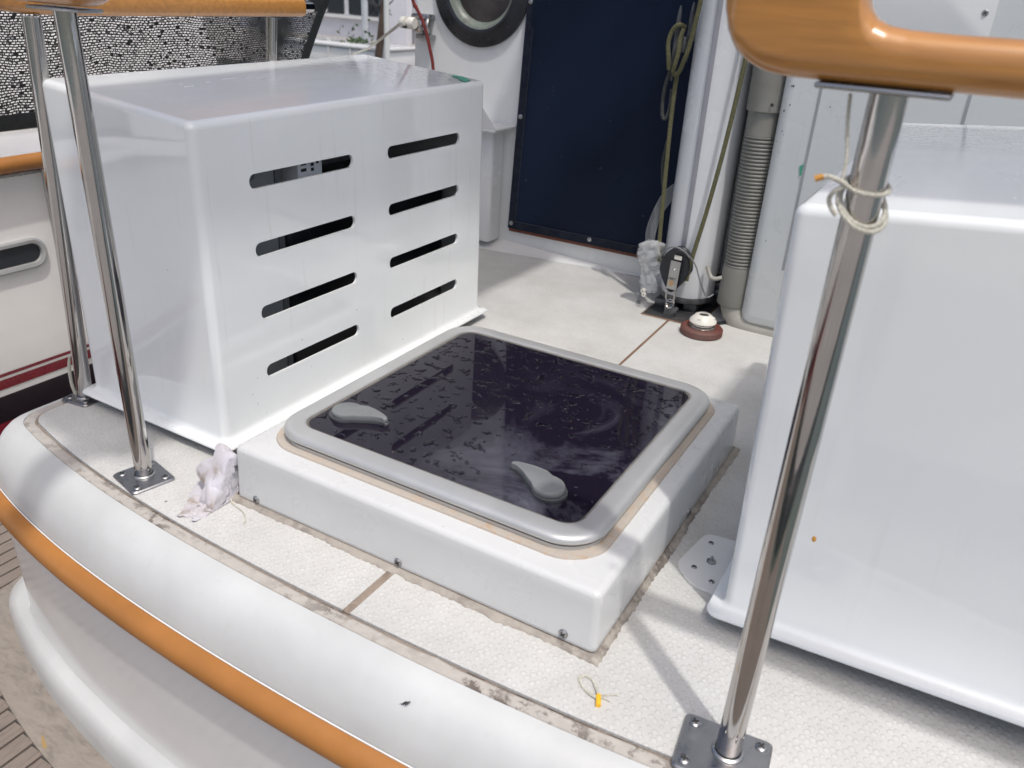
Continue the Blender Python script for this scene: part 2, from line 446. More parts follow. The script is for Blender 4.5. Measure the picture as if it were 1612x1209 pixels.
def panel(xa, xb, name):
    pts = [p for p in plan(.025, -1.548, .04, 0) if True]
    T = .0035; side = []
    poly = []
    for p in pts[:72]:
        if xb-1e-6 > p[0] > xa+1e-6 or (xa < -1.5 and p[0] <= -1.5): poly.append((p[0], p[1]))
    ya = yc(xa)+.025; yb = yc(xb)+.025
    poly = [(xb, yb)]+poly
    if xa > -1.5: poly += [(xa, ya), (xa, 1.0), (-.6476, 1.5), (-.6603, 2.16), (-.666, 2.47), (xb, 2.47)]
    else: poly += [(xa, 2.47), (-.6735, 2.47), (-.6677, 2.16), (-.6553, 1.5), (-.647, 1.0)]
    mb = MB(); mb.prism([(x, y, -.002) for x, y in poly], (0, 0, T+.002))
    return mb.build(name, NONSKID, deck, False, .0008)
panel(-1.548, -.647, 'nonskid_panel'); panel(-.633, .74, 'nonskid_panel')
m = MB(); m.box((-.6475, .705, -.002), (-.6325, .86, .0015)); m.build('seam', SEAM, deck, False)
m = MB(); m.prism([(-.6551, 1.50, -.001), (-.6478, 1.50, -.001), (-.6605, 2.16, -.001), (-.6675, 2.16, -.001)], (0, 0, .0038)); m.build('seam', RUST, deck, False)
# waterway that rises towards the port side of the bulkhead
m = MB(); m.add([(-1.83, 2.36, .004), (-.84, 2.482, .004), (-.84, 2.4845, .005), (-1.83, 2.4845, .045)], [(0, 1, 2, 3)]); m.build('waterway', GEL, deck, False)

# ------------------------------------------------------------------ hull stern
hull = thing('hull', 'white yacht stern with rounded edge, glossy transom and low moulded ledge', 'boat hull', (-.64, .6, -.6))
m = MB(); m.loft([plan(-.0005, -1.573, .05, 0), plan(-.014, -1.584, .055, -.0015), plan(-.030, -1.597, .06, -.009), plan(-.045, -1.608, .07, -.022), plan(-.058, -1.618, .075, -.042),
        plan(-.068, -1.625, .08, -.065), plan(-.075, -1.63, .08, -.088), plan(-.078, -1.632, .08, -.112)], False)
m.build('bulwark', CAP, hull, True, 0, 60)
m = MB(); rp = [(-.074, -1.628, -.099)]+[(-.0765-.029*math.cos(a), -1.6305-.029*math.cos(a), -.1265+.0268*math.sin(a)) for a in [PI/2-PI*k/14 for k in range(15)]]+[(-.070, -1.62, -.154)]
m.loft([plan(a, b, .09, z) for a, b, z in rp], False); m.build('rub_rail', TAN2, hull, True, 0, 70)
m = MB(); m.loft([plan(-.0775, -1.632, .085, -.0965), plan(-.0795, -1.634, .085, -.0972), plan(-.0785, -1.633, .085, -.102)], False); m.build('rail_bead', GEL, hull)
m = MB(); m.loft([plan(-.07, -1.61, .03, -.15), plan(-.068, -1.615, .03, -.25), plan(-.066, -1.62, .03, -.36), plan(-.064, -1.628, .035, -.43),
        plan(-.064, -1.638, .04, -.474), plan(-.0665, -1.655, .05, -.492)], False); m.build('transom', TRANS, hull)
m = MB(); m.loft([plan(-.0665, -1.655, .05, -.492), plan(-.0735, -1.70, .06, -.500), plan(-.084, -1.75, .09, -.508), plan(-.093, -1.78, .09, -.518), plan(-.099, -1.802, .09, -.536),
        plan(-.101, -1.815, .09, -.56), plan(-.10, -1.825, .09, -.606)], False); m.build('ledge', CAP, hull, True, 0, 60)

# ------------------------------------------------------------------ teak swim platform
plat = thing('swim_platform', 'weathered teak planking with black caulk below the transom', 'teak platform', (-1.5, .5, -.64))
m = MB(); m.box((-2.45, -.5, -.68), (.9, 1.15, -.606)); m.build('caulk', CAULK, plat, False)
m = MB(); x = -2.43; i = 0
while x < .85:
    y1 = yc(x)-.18 if x > -1.75 else 1.12
    if x <= -1.75: y1 = 1.12
    m.box((x, -.48, -.61), (x+.0365, y1, -.6), .0)
    if x > -1.75 and False: pass
    x += .0425
m.build('planks', TEAK, plat, False)
m = MB(); a = plan(-.095, -1.79, .09, -.5965); b = plan(-.175, -1.88, .14, -.5965)
m.loft([plan(-.09, -1.78, .09, -.606), a, b, plan(-.176, -1.881, .14, -.606)], False); m.build('margin_board', TEAKM, plat, True, 0, 30)
m = MB(); m.prism([(-1.352+.017*math.cos(a)*(1+.2*math.sin(3*a))-.006*math.sin(a), .568+.0065*math.sin(a)-.006*math.cos(a), -.5966) for a in [2*PI*k/18 for k in range(18)]], (0, 0, .0006))
o = m.build('varnish_spot', simple('faded_varnish', (.34, .23, .10), .5), plat)

# ------------------------------------------------------------------ rounded covers
def cover_mesh(hx, hy, H, draft=.004, rc=.016, re=.014, fl=.021, zf=.026, slope=.085, tilt=0., sgn=-1, shear=0.):
    # sgn: the outboard side, towards which the top rises
    R = []
    def ring(o, z, r):
        R.append([(p[0]+shear*z/H, p[1], z+sgn*p[0]*(tilt*(1-z/H)+slope*z/H)+.013*p[1]*z/H) for p in rrect(0, 0, hx+o, hy+o, r, z, 7)])
    ring(fl-.003, zf-.001, .018); ring(fl, zf, .020); ring(fl+.001, zf+.003, .021); ring(fl-.001, zf+.0065, .020); ring(fl-.006, zf+.0082, .017); ring(.009, zf+.009, rc+.004)
    ring(.004, zf+.011, rc+.002); ring(.001, zf+.016, rc); ring(0, zf+.022, rc)
    for k in range(1, 8): t = k/8; ring(-draft*t, zf+.022+(H-re-zf-.022)*t, rc)
    for k in range(0, 8):
        a = PI/2*k/7; ring(-draft-re*(1-math.cos(a)), H-re+re*math.sin(a), max(rc-re*(1-math.cos(a))*.85, .004))
    ring(-draft-re-.0015, H+.00002, .0045); ring(-draft-re-.12, H+.0001, .006)
    return R
def make_cover(name, label, loc, hx, hy, H, mat, slots, **kw):
    t = thing(name, label, 'ventilation cover', loc)
    m = MB(); m.loft(cover_mesh(hx, hy, H, **kw), True, False, True)
    o = m.build('shell', mat, None, True, 0, 40, off=(0, 0, 0)); o.parent = t
    sol = o.modifiers.new('s', 'SOLIDIFY'); sol.thickness = .006; sol.offset = -1
    cut = None
    if slots:
        c = MB()
        for (y0, y1, zc) in slots:
            hh = .0135; pts = []
            for k in range(9): a = -PI/2+PI*k/8; pts.append((hx-.06, y1-hh*.9+hh*math.cos(a)*.9, zc+hh*math.sin(a)))
            for k in range(9): a = PI/2+PI*k/8; pts.append((hx-.06, y0+hh*.9+hh*math.cos(a)*.9, zc+hh*math.sin(a)))
            c.prism(pts, (.12, 0, 0))
        cut = c.build('cutter', mat, None, False, off=(0, 0, 0)); cut.location = loc; o.location = (0, 0, 0)
        bo = o.modifiers.new('b', 'BOOLEAN'); bo.object = cut; bo.operation = 'DIFFERENCE'; bo.solver = 'EXACT'
    bpy.context.view_layer.update()
    dg = bpy.context.evaluated_depsgraph_get()
    me = bpy.data.meshes.new_from_object(o.evaluated_get(dg)); me.name = 'shell'
    o.modifiers.clear(); o.data = me
    if cut: bpy.data.objects.remove(cut)
    return t
CX, CY = -1.3095, 1.371
sl_ = []
for zc in (.512, .386, .262, .139):
    sl_ += [(1.031-CY, 1.313-CY, zc), (1.428-CY, 1.712-CY, zc)]
covL = make_cover('slotted_cover', 'tall white moulded box cover with eight long slots, beside the dark hatch', (CX, CY, 0), .1975, .459, .647, COVM, sl_)
m = MB()
zt = lambda x, y: .647+.0022-(x-CX)*.085+.013*(y-CY)
q = [(x, y, zt(x, y)-dz) for x, y, dz in ((-1.19, 1.790, .0), (-1.165, 1.797, .0), (-1.150, 1.790, 0), (-1.130, 1.775, .0006), (-1.126, 1.745, .001), (-1.146, 1.752, 0), (-1.163, 1.772, .0), (-1.18, 1.771, .0))]
m.prism(q, (0, 0, .0012)); o = m.build('tape_scrap', GREEN, covL); 
covR = make_cover('smooth_cover', 'white moulded box cover with smooth plain walls behind the right stanchion', (.105, 1.425, 0), .262, .43, .665, COVM2, None, slope=.085, tilt=.05, sgn=1, zf=.040, shear=-.024)
m = MB(); m.lathe([(.0001, 0), (.0045, .0002), (.003, .0015), (.0001, .002)], (0, 0, 0), 'y', 12)
o = m.build('varnish_spot', ORANGE, None); o.parent = covR; o.location = (-.165, -.4275, .2); o.scale = (1, 1, 1.6)

# equipment inside the slotted cover
eq = thing('equipment_cabinet', 'dark grey metal cabinet seen through the slots of the tall cover', 'cabinet', (-1.3, 1.15, 0))
m = MB(); m.box((-1.47, .97, .01), (-1.185, 1.155, .57), .006); m.build('body', LGREY, eq)
m = MB(); m.box((-1.184, .975, .06), (-1.180, 1.1545, .55), .0015); m.build('door', LGREY, eq)
m = MB(); m.tube(catmull([(-1.178, 1.03, .515), (-1.176, 1.09, .515), (-1.176, 1.1, .505), (-1.178, 1.09, .495), (-1.178, 1.03, .495)], 4), .0015, 6); m.build('embossed_handle', LGREY, eq)
m = MB(); m.box((-1.19, 1.155, .01), (-1.178, 1.17, .57)); m.build('edge_trim', simple('trim_grey', (.2, .21, .21), .4), eq, False)
jb = thing('junction_box', 'pale slotted junction box behind the top left slot', 'junction box', (-1.25, 1.24, .47))
m = MB(); m.box((-1.24, 1.195, .46), (-1.155, 1.265, .57), .003); m.build('body', PANELW, jb)
m = MB()
for (y, z, wy) in ((1.222, .515, .014), (1.222, .503, .014), (1.247, .521, .007), (1.247, .511, .007), (1.247, .501, .007), (1.262, .524, .006), (1.262, .514, .006)):
    m.box((-1.1555, y-.012-wy/2, z-.004), (-1.1535, y-.012+wy/2, z+.002))
m.build('slots', DARKSLOT, jb, False)
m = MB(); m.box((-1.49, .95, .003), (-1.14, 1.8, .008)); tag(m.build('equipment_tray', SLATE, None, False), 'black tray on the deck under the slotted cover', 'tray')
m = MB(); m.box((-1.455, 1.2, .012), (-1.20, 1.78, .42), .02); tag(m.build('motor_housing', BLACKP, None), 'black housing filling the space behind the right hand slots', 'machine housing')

# ------------------------------------------------------------------ hatch
hx0, hx1, hy0, hy1 = -.991, -.287, .8215, 1.524
hcx, hcy = (hx0+hx1)/2, (hy0+hy1)/2; hhx, hhy = (hx1-hx0)/2, (hy1-hy0)/2
HT = .113
hatch = thing('deck_hatch', 'square deck hatch with wet dark acrylic lid in silver frame on white coaming', 'hatch', (hcx, hcy, 0))
m = MB(); rings = []
for o_, z, r in ((0, 0, .012), (-.001, .02, .012), (-.003, .09, .012)): rings.append(rrect(hcx, hcy, hhx+o_, hhy+o_, r, z, 6))
for k in range(1, 7):
    a = PI/2*k/6; rings.append(rrect(hcx, hcy, hhx-.003-.012*(1-math.cos(a)), hhy-.003-.012*(1-math.cos(a)), max(.014-.01*k/6, .004), HT-.012+.012*math.sin(a), 6))
rings.append(rrect(hcx, hcy, .27, .27, .05, HT+.004, 6))
m.loft(rings, True); coam = m.build('coaming', COAM, hatch, True, 0, 50)
# sealant bead with a toothed outer edge along the deck
rnd = random.Random(3)
m = MB(); N = 420; inn = []; mid = []; out = []; base = rrect(hcx, hcy, hhx, hhy, .01, 0, 3)
def walk(hx_, hy_, N):
    P = 4*(hx_+hy_)*1.; pts = []
    for i in range(N):
        d = i/N*4*(hx_+hy_)
        if d < 2*hx_: pts.append((-hx_+d, -hy_, 0, -1))
        elif d < 2*hx_+2*hy_: pts.append((hx_, -hy_+d-2*hx_, 1, 0))
        elif d < 4*hx_+2*hy_: pts.append((hx_-(d-2*hx_-2*hy_), hy_, 0, 1))
        else: pts.append((-hx_, hy_-(d-4*hx_-2*hy_), -1, 0))
    return pts
for i, (x, y, nx_, ny_) in enumerate(walk(hhx, hhy, N)):
    wv_ = .0095+.005*noise.noise(Vector((x*9, y*9, 0)))+.003*noise.noise(Vector((x*40, y*40, 0)))+(rnd.uniform(0, .0022) if (i % 2) else rnd.uniform(-.0012, .0))
    ex = x/hhx*wv_ if nx_ == 0 else nx_*wv_; ey = y/hhy*wv_ if ny_ == 0 else ny_*wv_
    hgt = .0125+.005*noise.noise(Vector((x*9, y*9, 3)))
    inn.append((hcx+x*.998, hcy+y*.998, hgt)); mid.append((hcx+x+ex*.45, hcy+y+ey*.45, .0075)); out.append((hcx+x+ex, hcy+y+ey, .0044)); base
m.loft([inn, mid, out, [(p[0], p[1], -.001) for p in out]], True); m.build('sealant_bead', BEAD, hatch, True, 0, 60)
m = MB(); m.loft([[(p[0], p[1], .0118) for p in rrect(hcx, hcy, hhx+.0006, hhy+.0006, .012, 0, 4)], [(p[0], p[1], .0140+.0016*noise.noise(Vector((p[0]*60, p[1]*60, 0)))) for p in rrect(hcx, hcy, hhx+.0012, hhy+.0012, .012, 0, 4)]]); m.build('grime_line', SEAM, hatch)
fx0, fx1, fy0, fy1 = -.952, -.334, .872, 1.492
fcx, fcy, fhx, fhy = (fx0+fx1)/2, (fy0+fy1)/2, (fx1-fx0)/2, (fy1-fy0)/2
m = MB(); m.loft([rrect(fcx, fcy, fhx+.012, fhy+.012, .07, HT-.0005, 8), rrect(fcx, fcy, fhx+.010, fhy+.010, .07, HT+.0045, 8), rrect(fcx, fcy, fhx-.008, fhy-.008, .06, HT+.0055, 8)]); m.build('frame_sealant', BEAD2, hatch)
def band(name, prof, mat, par=hatch, ang=35):
    m = MB(); m.loft([rrect(fcx, fcy, fhx+o_, fhy+o_, r, z, 12) for o_, z, r in prof]); return m.build(name, mat, par, True, 0, ang)
Z0 = HT+.004
band('lower_frame', [(-.012, Z0, .058), (-.004, Z0, .066), (-.003, Z0+.002, .067), (-.003, Z0+.0075, .067), (-.012, Z0+.0085, .058)], ALU)
band('gasket', [(-.012, Z0+.007, .058), (-.0075, Z0+.0075, .062), (-.0075, Z0+.0125, .062), (-.012, Z0+.013, .058)], DGASK)
Z1 = Z0+.0115
frame = band('lid_frame', [(-.009, Z1, .061), (-.001, Z1, .069), (.0005, Z1+.0015, .07), (.001, Z1+.004, .07), (.0005, Z1+.0075, .0695), (-.001, Z1+.0100, .068), (-.004, Z1+.0123, .065), (-.0085, Z1+.0138, .061), (-.012, Z1+.0142, .058), (-.0135, Z1+.0143, .0565), (-.033, Z1+.0147, .038), (-.0345, Z1+.0145, .0365), (-.0366, Z1+.0132, .0345), (-.0372, Z1+.0085, .0335)], ALU)
GW = .0370
band('glazing_seal', [(-GW, Z1+.009, .034), (-GW, Z1+.0118, .034), (-GW-.003, Z1+.012, .031), (-GW-.0045, Z1+.0105, .03), (-GW-.0045, Z1+.009, .03)], GASKET)
ZG = Z1+.0108
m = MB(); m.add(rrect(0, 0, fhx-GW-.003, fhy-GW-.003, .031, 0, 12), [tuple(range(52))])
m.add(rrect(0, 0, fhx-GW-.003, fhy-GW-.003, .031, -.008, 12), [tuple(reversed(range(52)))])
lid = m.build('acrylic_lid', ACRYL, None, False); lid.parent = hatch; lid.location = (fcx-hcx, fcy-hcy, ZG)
def comma(c, t, name='handle'):
    c = Vector((*c, 0)); t = Vector((*t, 0)); d = (t-c); L = d.length; d.normalize(); s_ = 1 if t.x > c.x else -1
    n_ = Vector((-d.y, d.x, 0))*s_
    # outline in local (along d, along n)
    r = .0265
    loc = []
    for k in range(0, 15):
        a = R_(62)+R_(236)*k/14; loc.append((r*math.cos(a)*1.05, r*math.sin(a)))
    low = catmull([(r*.6, -r*.80), (L*.42, -.0125), (L*.68, -.008), (L*.93, -.0115), (L*1.0, -.0085)], 5)if 0 else None
    pts2 = [(r*.75, -r*.72), (L*.46, -.0135), (L*.66, -.0080), (L*.86, -.0062), (L*.98, -.0075), (L*1.02, -.002), (L*.98, .0035), (L*.82, .012), (L*.60, .0205), (L*.36, .0265)]
    sm = catmull([(a_, b_, 0) for a_, b_ in pts2], 4)
    poly = loc[::1]+[(v.x, v.y) for v in sm]
    W = [c+d*a_+n_*b_ for a_, b_ in poly]
    cen = sum(W, Vector())/len(W)
    def ring(sc_, z): return [((p-cen)*sc_+cen).to_tuple()[:2]+(z,) for p in W]
    m = MB(); m.loft([ring(1.07, ZG), ring(1.07, ZG+.004), ring(1.02, ZG+.0055)], True, False, True); h_ = m.build('base', HANDLED, None, True, 0, 30, off=(hcx, hcy, 0))
    m2 = MB(); m2.loft([ring(.98, ZG+.005), ring(1.0, ZG+.0065), ring(1.0, ZG+.011), ring(.975, ZG+.0135), ring(.93, ZG+.0145)], True, False, True)
    k_ = m2.build(name, HANDLE, hatch, True, 0, 40); h_.parent = k_; h_.name = 'handle_base'
comma((-.868, .984), (-.790, 1.000)); comma((-.452, .974), (-.531, 1.003))
for q in ((411, 0), (618, 0), (880, 0)): pass
for x, z in ((-.941, .02), (-.632, .021), (-.338, .024)): screw(hatch, (x, hy0+.0012, z), 'y', .0074, .0035, m=STEELD)
screw(hatch, (hx1-.001, 1.224, .02), 'x', .0074, .0035, m=STEELD)

# real water standing on the lid: a thresholded height field, one sheet of irregular drops
G = 480; gx0, gx1, gy0, gy1 = fx0+.045, fx1-.045, fy0+.045, fy1-.045
hts = np.zeros((G, G))
for i in range(G):
    for j in range(G):
        x = gx0+(gx1-gx0)*i/(G-1); y = gy0+(gy1-gy0)*j/(G-1)
        u = (x-gx0)/(gx1-gx0); v = (y-gy0)/(gy1-gy0)
        big = noise.noise(Vector((x*9, y*9, 1.3)))
        f = noise.noise(Vector((x*42+2*big, y*58, 0)))*.6+noise.noise(Vector((x*95, y*125, 5)))*.36+noise.noise(Vector((x*260, y*300, 9)))*.12
        dens = .225-.22*max(0, v-.62)-.14*max(0, .35-u)-.10*big
        if u > .62 and v < .42: dens += .16
        if math.hypot(x+.85, y-.99) < .055 or math.hypot(x+.48, y-.99) < .06: dens += .5
        hts[i, j] = f-dens
m = MB(); idx = {}
def vid(i, j):
    k = (i, j)
    if k not in idx:
        h = max(0, hts[i, j]); idx[k] = len(m.v)
        m.v.append((gx0+(gx1-gx0)*i/(G-1), gy0+(gy1-gy0)*j/(G-1), ZG+.0003+.0010*(1-math.exp(-h*22))+.0016*h if h > 0 else ZG-.0002))
    return idx[k]
for i in range(G-1):
    for j in range(G-1):
        if max(hts[i, j], hts[i+1, j], hts[i, j+1], hts[i+1, j+1]) > 0:
            m.f.append((vid(i, j), vid(i+1, j), vid(i+1, j+1), vid(i, j+1)))
o = m.build('rain_drops', WATER, None, True, 0, 180); tag(o, 'beads and puddles of rain water on the dark hatch lid', 'water drops', kind='stuff')

# ------------------------------------------------------------------ stanchions
def stanchion(label, base, top, r=.0155, plate_rot=0., plate=(.052, .052), screws=((-1, -1), (1, -1), (1, 1), (-1, 1)), topplate=None, off=(0, 0)):
    t = thing('stanchion', label, 'stanchion', (base[0], base[1], 0), 'steel stanchions round the aft deck')
    c, s_ = math.cos(plate_rot), math.sin(plate_rot)
    def rot(x, y): return (base[0]+off[0]+x*c-y*s_, base[1]+off[1]+x*s_+y*c)
    m = MB(); rg = []
    for o_, z in ((0, .0035), (0, .0065), (-.002, .0085)):
        rg.append([rot(p[0], p[1])+(z,) for p in rrect(0, 0, plate[0]+o_, plate[1]+o_, .008, z, 4)])
    m.loft(rg, True, True, True); m.build('base_plate', PLATE, t, True, 0, 30)
    for sx, sy in screws:
        q = rot(sx*(plate[0]-.014), sy*(plate[1]-.014)); screw(t, (q[0], q[1], .0085), 'z', .0075, .003, rotz=sx+sy)
    a = Vector((base[0], base[1], .008)); b_ = Vector(top)
    m = MB(); m.tube([a.lerp(b_, k/6) for k in range(7)], r, 28); m.build('tube', STEEL, t)
    m = MB(); m.lathe([(r+.005, 0), (r+.0042, .0025), (r+.001, .0045)], (base[0], base[1], .008), 'z', 24, False); m.build('weld', STEELD, t)
    if topplate:
        (x0, x1, z) = topplate
        m = MB(); m.box((x0, top[1]-.02, z-.0055), (x1, top[1]+.02, z-.0005), .002); m.build('top_plate', STEELD, t)
    return t
stL = stanchion('polished steel stanchion in front of the slotted cover, feet on the open deck', (-1.180, .778), (-1.180, .778, .788), plate_rot=R_(-13), plate=(.044, .04), topplate=(-1.24, -1.12, .7905), off=(.004, -.004))
stR = stanchion('nearest steel stanchion with cord tied round it, before the smooth cover', (-.079, .768), (-.079, .768, .788), plate_rot=R_(6), plate=(.056, .045), topplate=(-.137, -.032, .7935), screws=((-1, -1), (-1, 1), (1, 1), (1, -1)), off=(-.004, -.006))
st0 = stanchion('raked steel stanchion on the port quarter behind the slotted cover edge', (-1.536, .908), (-1.505, .928, .757), plate_rot=R_(8), plate=(.036, .034))
st3 = stanchion('far steel stanchion rising behind the top of the slotted cover', (-1.545, 1.46), (-1.50, 1.497, .757), r=.0125, plate=(.034, .034))
m = MB()
for k in range(2): m.tube(catmull([(-1.552-.003*k, .900, .10-.008*k), (-1.555-.003*k, .897, .07), (-1.555-.003*k, .896, .035), (-1.552-.003*k, .898, .012)], 6), .0028, 7)
tag(m.build('rope_strands', WHROPE, None), 'pale rope strands hanging beside the foot of the port quarter stanchion', 'rope')

# ------------------------------------------------------------------ varnished cap rails
def rail_end(mir, label):
    fx = (lambda x: x) if not mir else (lambda x: -1.28-x)
    t = thing('handrail', label, 'handrail', (fx(-.1), .76, .79), 'varnished tan handrails on the stanchions')
    W = .026; rd = .0188
    top = [(-.2255, .905), (-.221, .918), (-.212, .928), (-.200, .933), (-.17, .935), (-.140, .933), (-.127, .926), (-.1205, .914), (-.1175, .898), (-.1155, .878), (-.1125, .862), (-.1075, .850), (-.1005, .8425), (-.090, .8385), (-.075, .8365), (-.04, .8355), (.2, .8355), (.9, .8355)]
    bot = [(-.2255, .850), (-.2235, .838), (-.218, .824), (-.209, .8115), (-.197, .8025), (-.182, .7965), (-.165, .794), (-.14, .7935), (.9, .7935)]
    tx, tz = zip(*top); bx, bz = zip(*bot)
    xs = sorted(set([round(-.2255+.0255*(1-math.cos(PI/2*k/14)), 5) for k in range(15)]+[round(-.2+.005*k, 5) for k in range(12)]+[round(-.142+.0016*k, 5) for k in range(50)]+([.0, .2] if mir else [-.04, .0, .1, .3, .9])))
    rg = []
    for x in xs:
        zt_ = float(np.interp(x, tx, tz)); zb_ = float(np.interp(x, bx, bz)); d = x+.2255
        w_ = W if d > rd else W-rd+rd*math.sqrt(max(.0004, 1-((rd-d)/rd)**2))
        rr = min(rd, w_*.98, (zt_-zb_)/2*.98)
        rg.append([(fx(x), .768+q[0], (zt_+zb_)/2+q[1]) for q in rrect(0, 0, w_, (zt_-zb_)/2, rr, 0, 8)])
    m = MB(); m.loft(rg, True, True, True)
    m.build('rail', TAN, t, True, 0, 180)
    return t
railR = rail_end(False, 'thick varnished tan rail with upturned rounded end, over the nearest stanchion')
railL = rail_end(True, 'varnished tan rail with upturned end and long side run, across the top left corner')
m = MB(); path = catmull([(-1.46, .775, .8145), (-1.50, .79, .812), (-1.525, .83, .80), (-1.512, .92, .782), (-1.503, 1.1, .779), (-1.5, 1.35, .779), (-1.5, 1.585, .779)], 6)
rg = []
for i, p in enumerate(path):
    tt = (path[min(i+1, len(path)-1)]-path[max(i-1, 0)]); tt.z = 0; tt.normalize(); nn = Vector((tt.y, -tt.x, 0))
    rg.append([p+nn*(.026*math.copysign(abs(math.cos(a))**.6, math.cos(a)))+Vector((0, 0, .0205*math.copysign(abs(math.sin(a))**.6, math.sin(a)))) for a in [2*PI*k/20 for k in range(20)]])
m.loft(rg, True, True, True); m.build('side_rail', TAN, railL, True, 0, 60)
m = MB(); m.tube([(-1.5, 1.58, .779), (-1.5, 1.63, .779)], .012, 14); m.build('steel_tip', STEEL, railL)

# cord tied round the near stanchion
cord = thing('tied_cord', 'thin off white cord knotted round the nearest stanchion, orange tape tail', 'cord', (-.079, .768, .69))
def loop(zc, tx, ty, r, k=26, ph=0): return [(-.079+r*math.cos(2*PI*j/k+ph), .768+r*math.sin(2*PI*j/k+ph), zc+tx*math.cos(2*PI*j/k+ph)+ty*math.sin(2*PI*j/k+ph)) for j in range(k)]
m = MB(); m.tube(loop(.7125, -.002, .004, .0185), .0021, 8, closed=True); m.build('loop', WHROPE, cord)
m = MB(); m.tube(loop(.697, -.008, .014, .0195), .0022, 8, closed=True); m.build('loop', WHROPE, cord)
m = MB(); m.tube(loop(.6935, -.010, .013, .0215), .0022, 8, closed=True); m.build('loop', WHROPE, cord)
m = MB(); m.tube(catmull([(-.094, .75, .712), (-.100, .745, .709), (-.1045, .748, .701), (-.102, .75, .693), (-.096, .749, .687)], 5), .0021, 8); m.build('knot', WHROPE, cord)
m = MB(); m.tube(catmull([(-.092, .75, .712), (-.099, .744, .717), (-.107, .742, .7195), (-.113, .741, .719)], 5), .0021, 8); m.tube(catmull([(-.098, .75, .715), (-.099, .755, .735), (-.105, .76, .76), (-.109, .765, .785)], 5), .0016, 7); m.build('tail', WHROPE, cord)
m = MB(); m.tube([(-.112, .741, .7192), (-.1185, .740, .7165)], .0028, 8); m.build('tape_end', ORANGE, cord)

# ------------------------------------------------------------------ mounting plate beside the hatch
mp = thing('mounting_plate', 'small white plate with three screws on the deck by the smooth cover', 'plate', (-.21, 1.13, 0))
m = MB(); pts = []; pc_ = [Vector(q) for q in ((-.262, 1.088, 0), (-.245, 1.200, 0), (-.12, 1.215, 0), (-.12, 1.045, 0), (-.222, 1.050, 0))]
for i in range(5):
    A_, B_, C_ = pc_[i-1], pc_[i], pc_[(i+1) % 5]; a_ = B_+(A_-B_).normalized()*.018; c2 = B_+(C_-B_).normalized()*.018
    pts += [a_*(1-t)**2+B_*2*t*(1-t)+c2*t*t for t in (0, .25, .5, .75, 1)]
m.prism([(p.x, p.y, .0035) for p in pts], (0, 0, .0045)); m.build('plate', GEL, mp, False, .001)
for q in ((-.228, 1.175), (-.232, 1.095), (-.196, 1.075)): screw(mp, (*q, .008), 'z', .0048, .002, m=PLATE)
m = MB(); m.lathe([(.008, 0), (.008, .002), (.003, .0035), (.0022, .011), (.0001, .012)], (-.212, 1.125, .008), 'z', 14); m.build('stud', PLATE, mp)

# ------------------------------------------------------------------ string loop with yellow sleeve
sg = thing('string_loop', 'small twisted string loop with yellow sleeve lying on the white deck', 'string', (-.26, .77, 0))
m = MB()
for q in (0, 1):
    o_ = .002*q
    m.tube(catmull([(-.252+o_, .757, .0065), (-.262, .758+o_, .006), (-.276, .764, .005), (-.287-o_, .776, .005), (-.284, .785+o_, .005), (-.272, .783, .005), (-.262+o_, .772, .006), (-.254, .762, .008)], 6), .0015, 6)
m.tube(catmull([(-.256, .763, .006), (-.248, .768, .005), (-.238, .775, .005), (-.231, .779, .005)], 5), .001, 6)
m.tube(catmull([(-.256, .760, .006), (-.246, .763, .005), (-.237, .763, .005)], 5), .0008, 6)
m.build('string', WHROPE, sg)
m = MB(); m.tube([(-.2535, .7625, .007), (-.2465, .7465, .0065)], .0036, 10); m.build('sleeve', YELLOW, sg)
m = MB(); m.tube(catmull([(-.995, .812, .012), (-.985, .806, .006), (-.965, .801, .005), (-.948, .797, .005), (-.932, .787, .005), (-.922, .774, .0045)], 6), .0012, 6)
tag(m.build('loose_thread', WHROPE, None), 'thin loose thread on the deck at the left front corner of the hatch', 'thread')

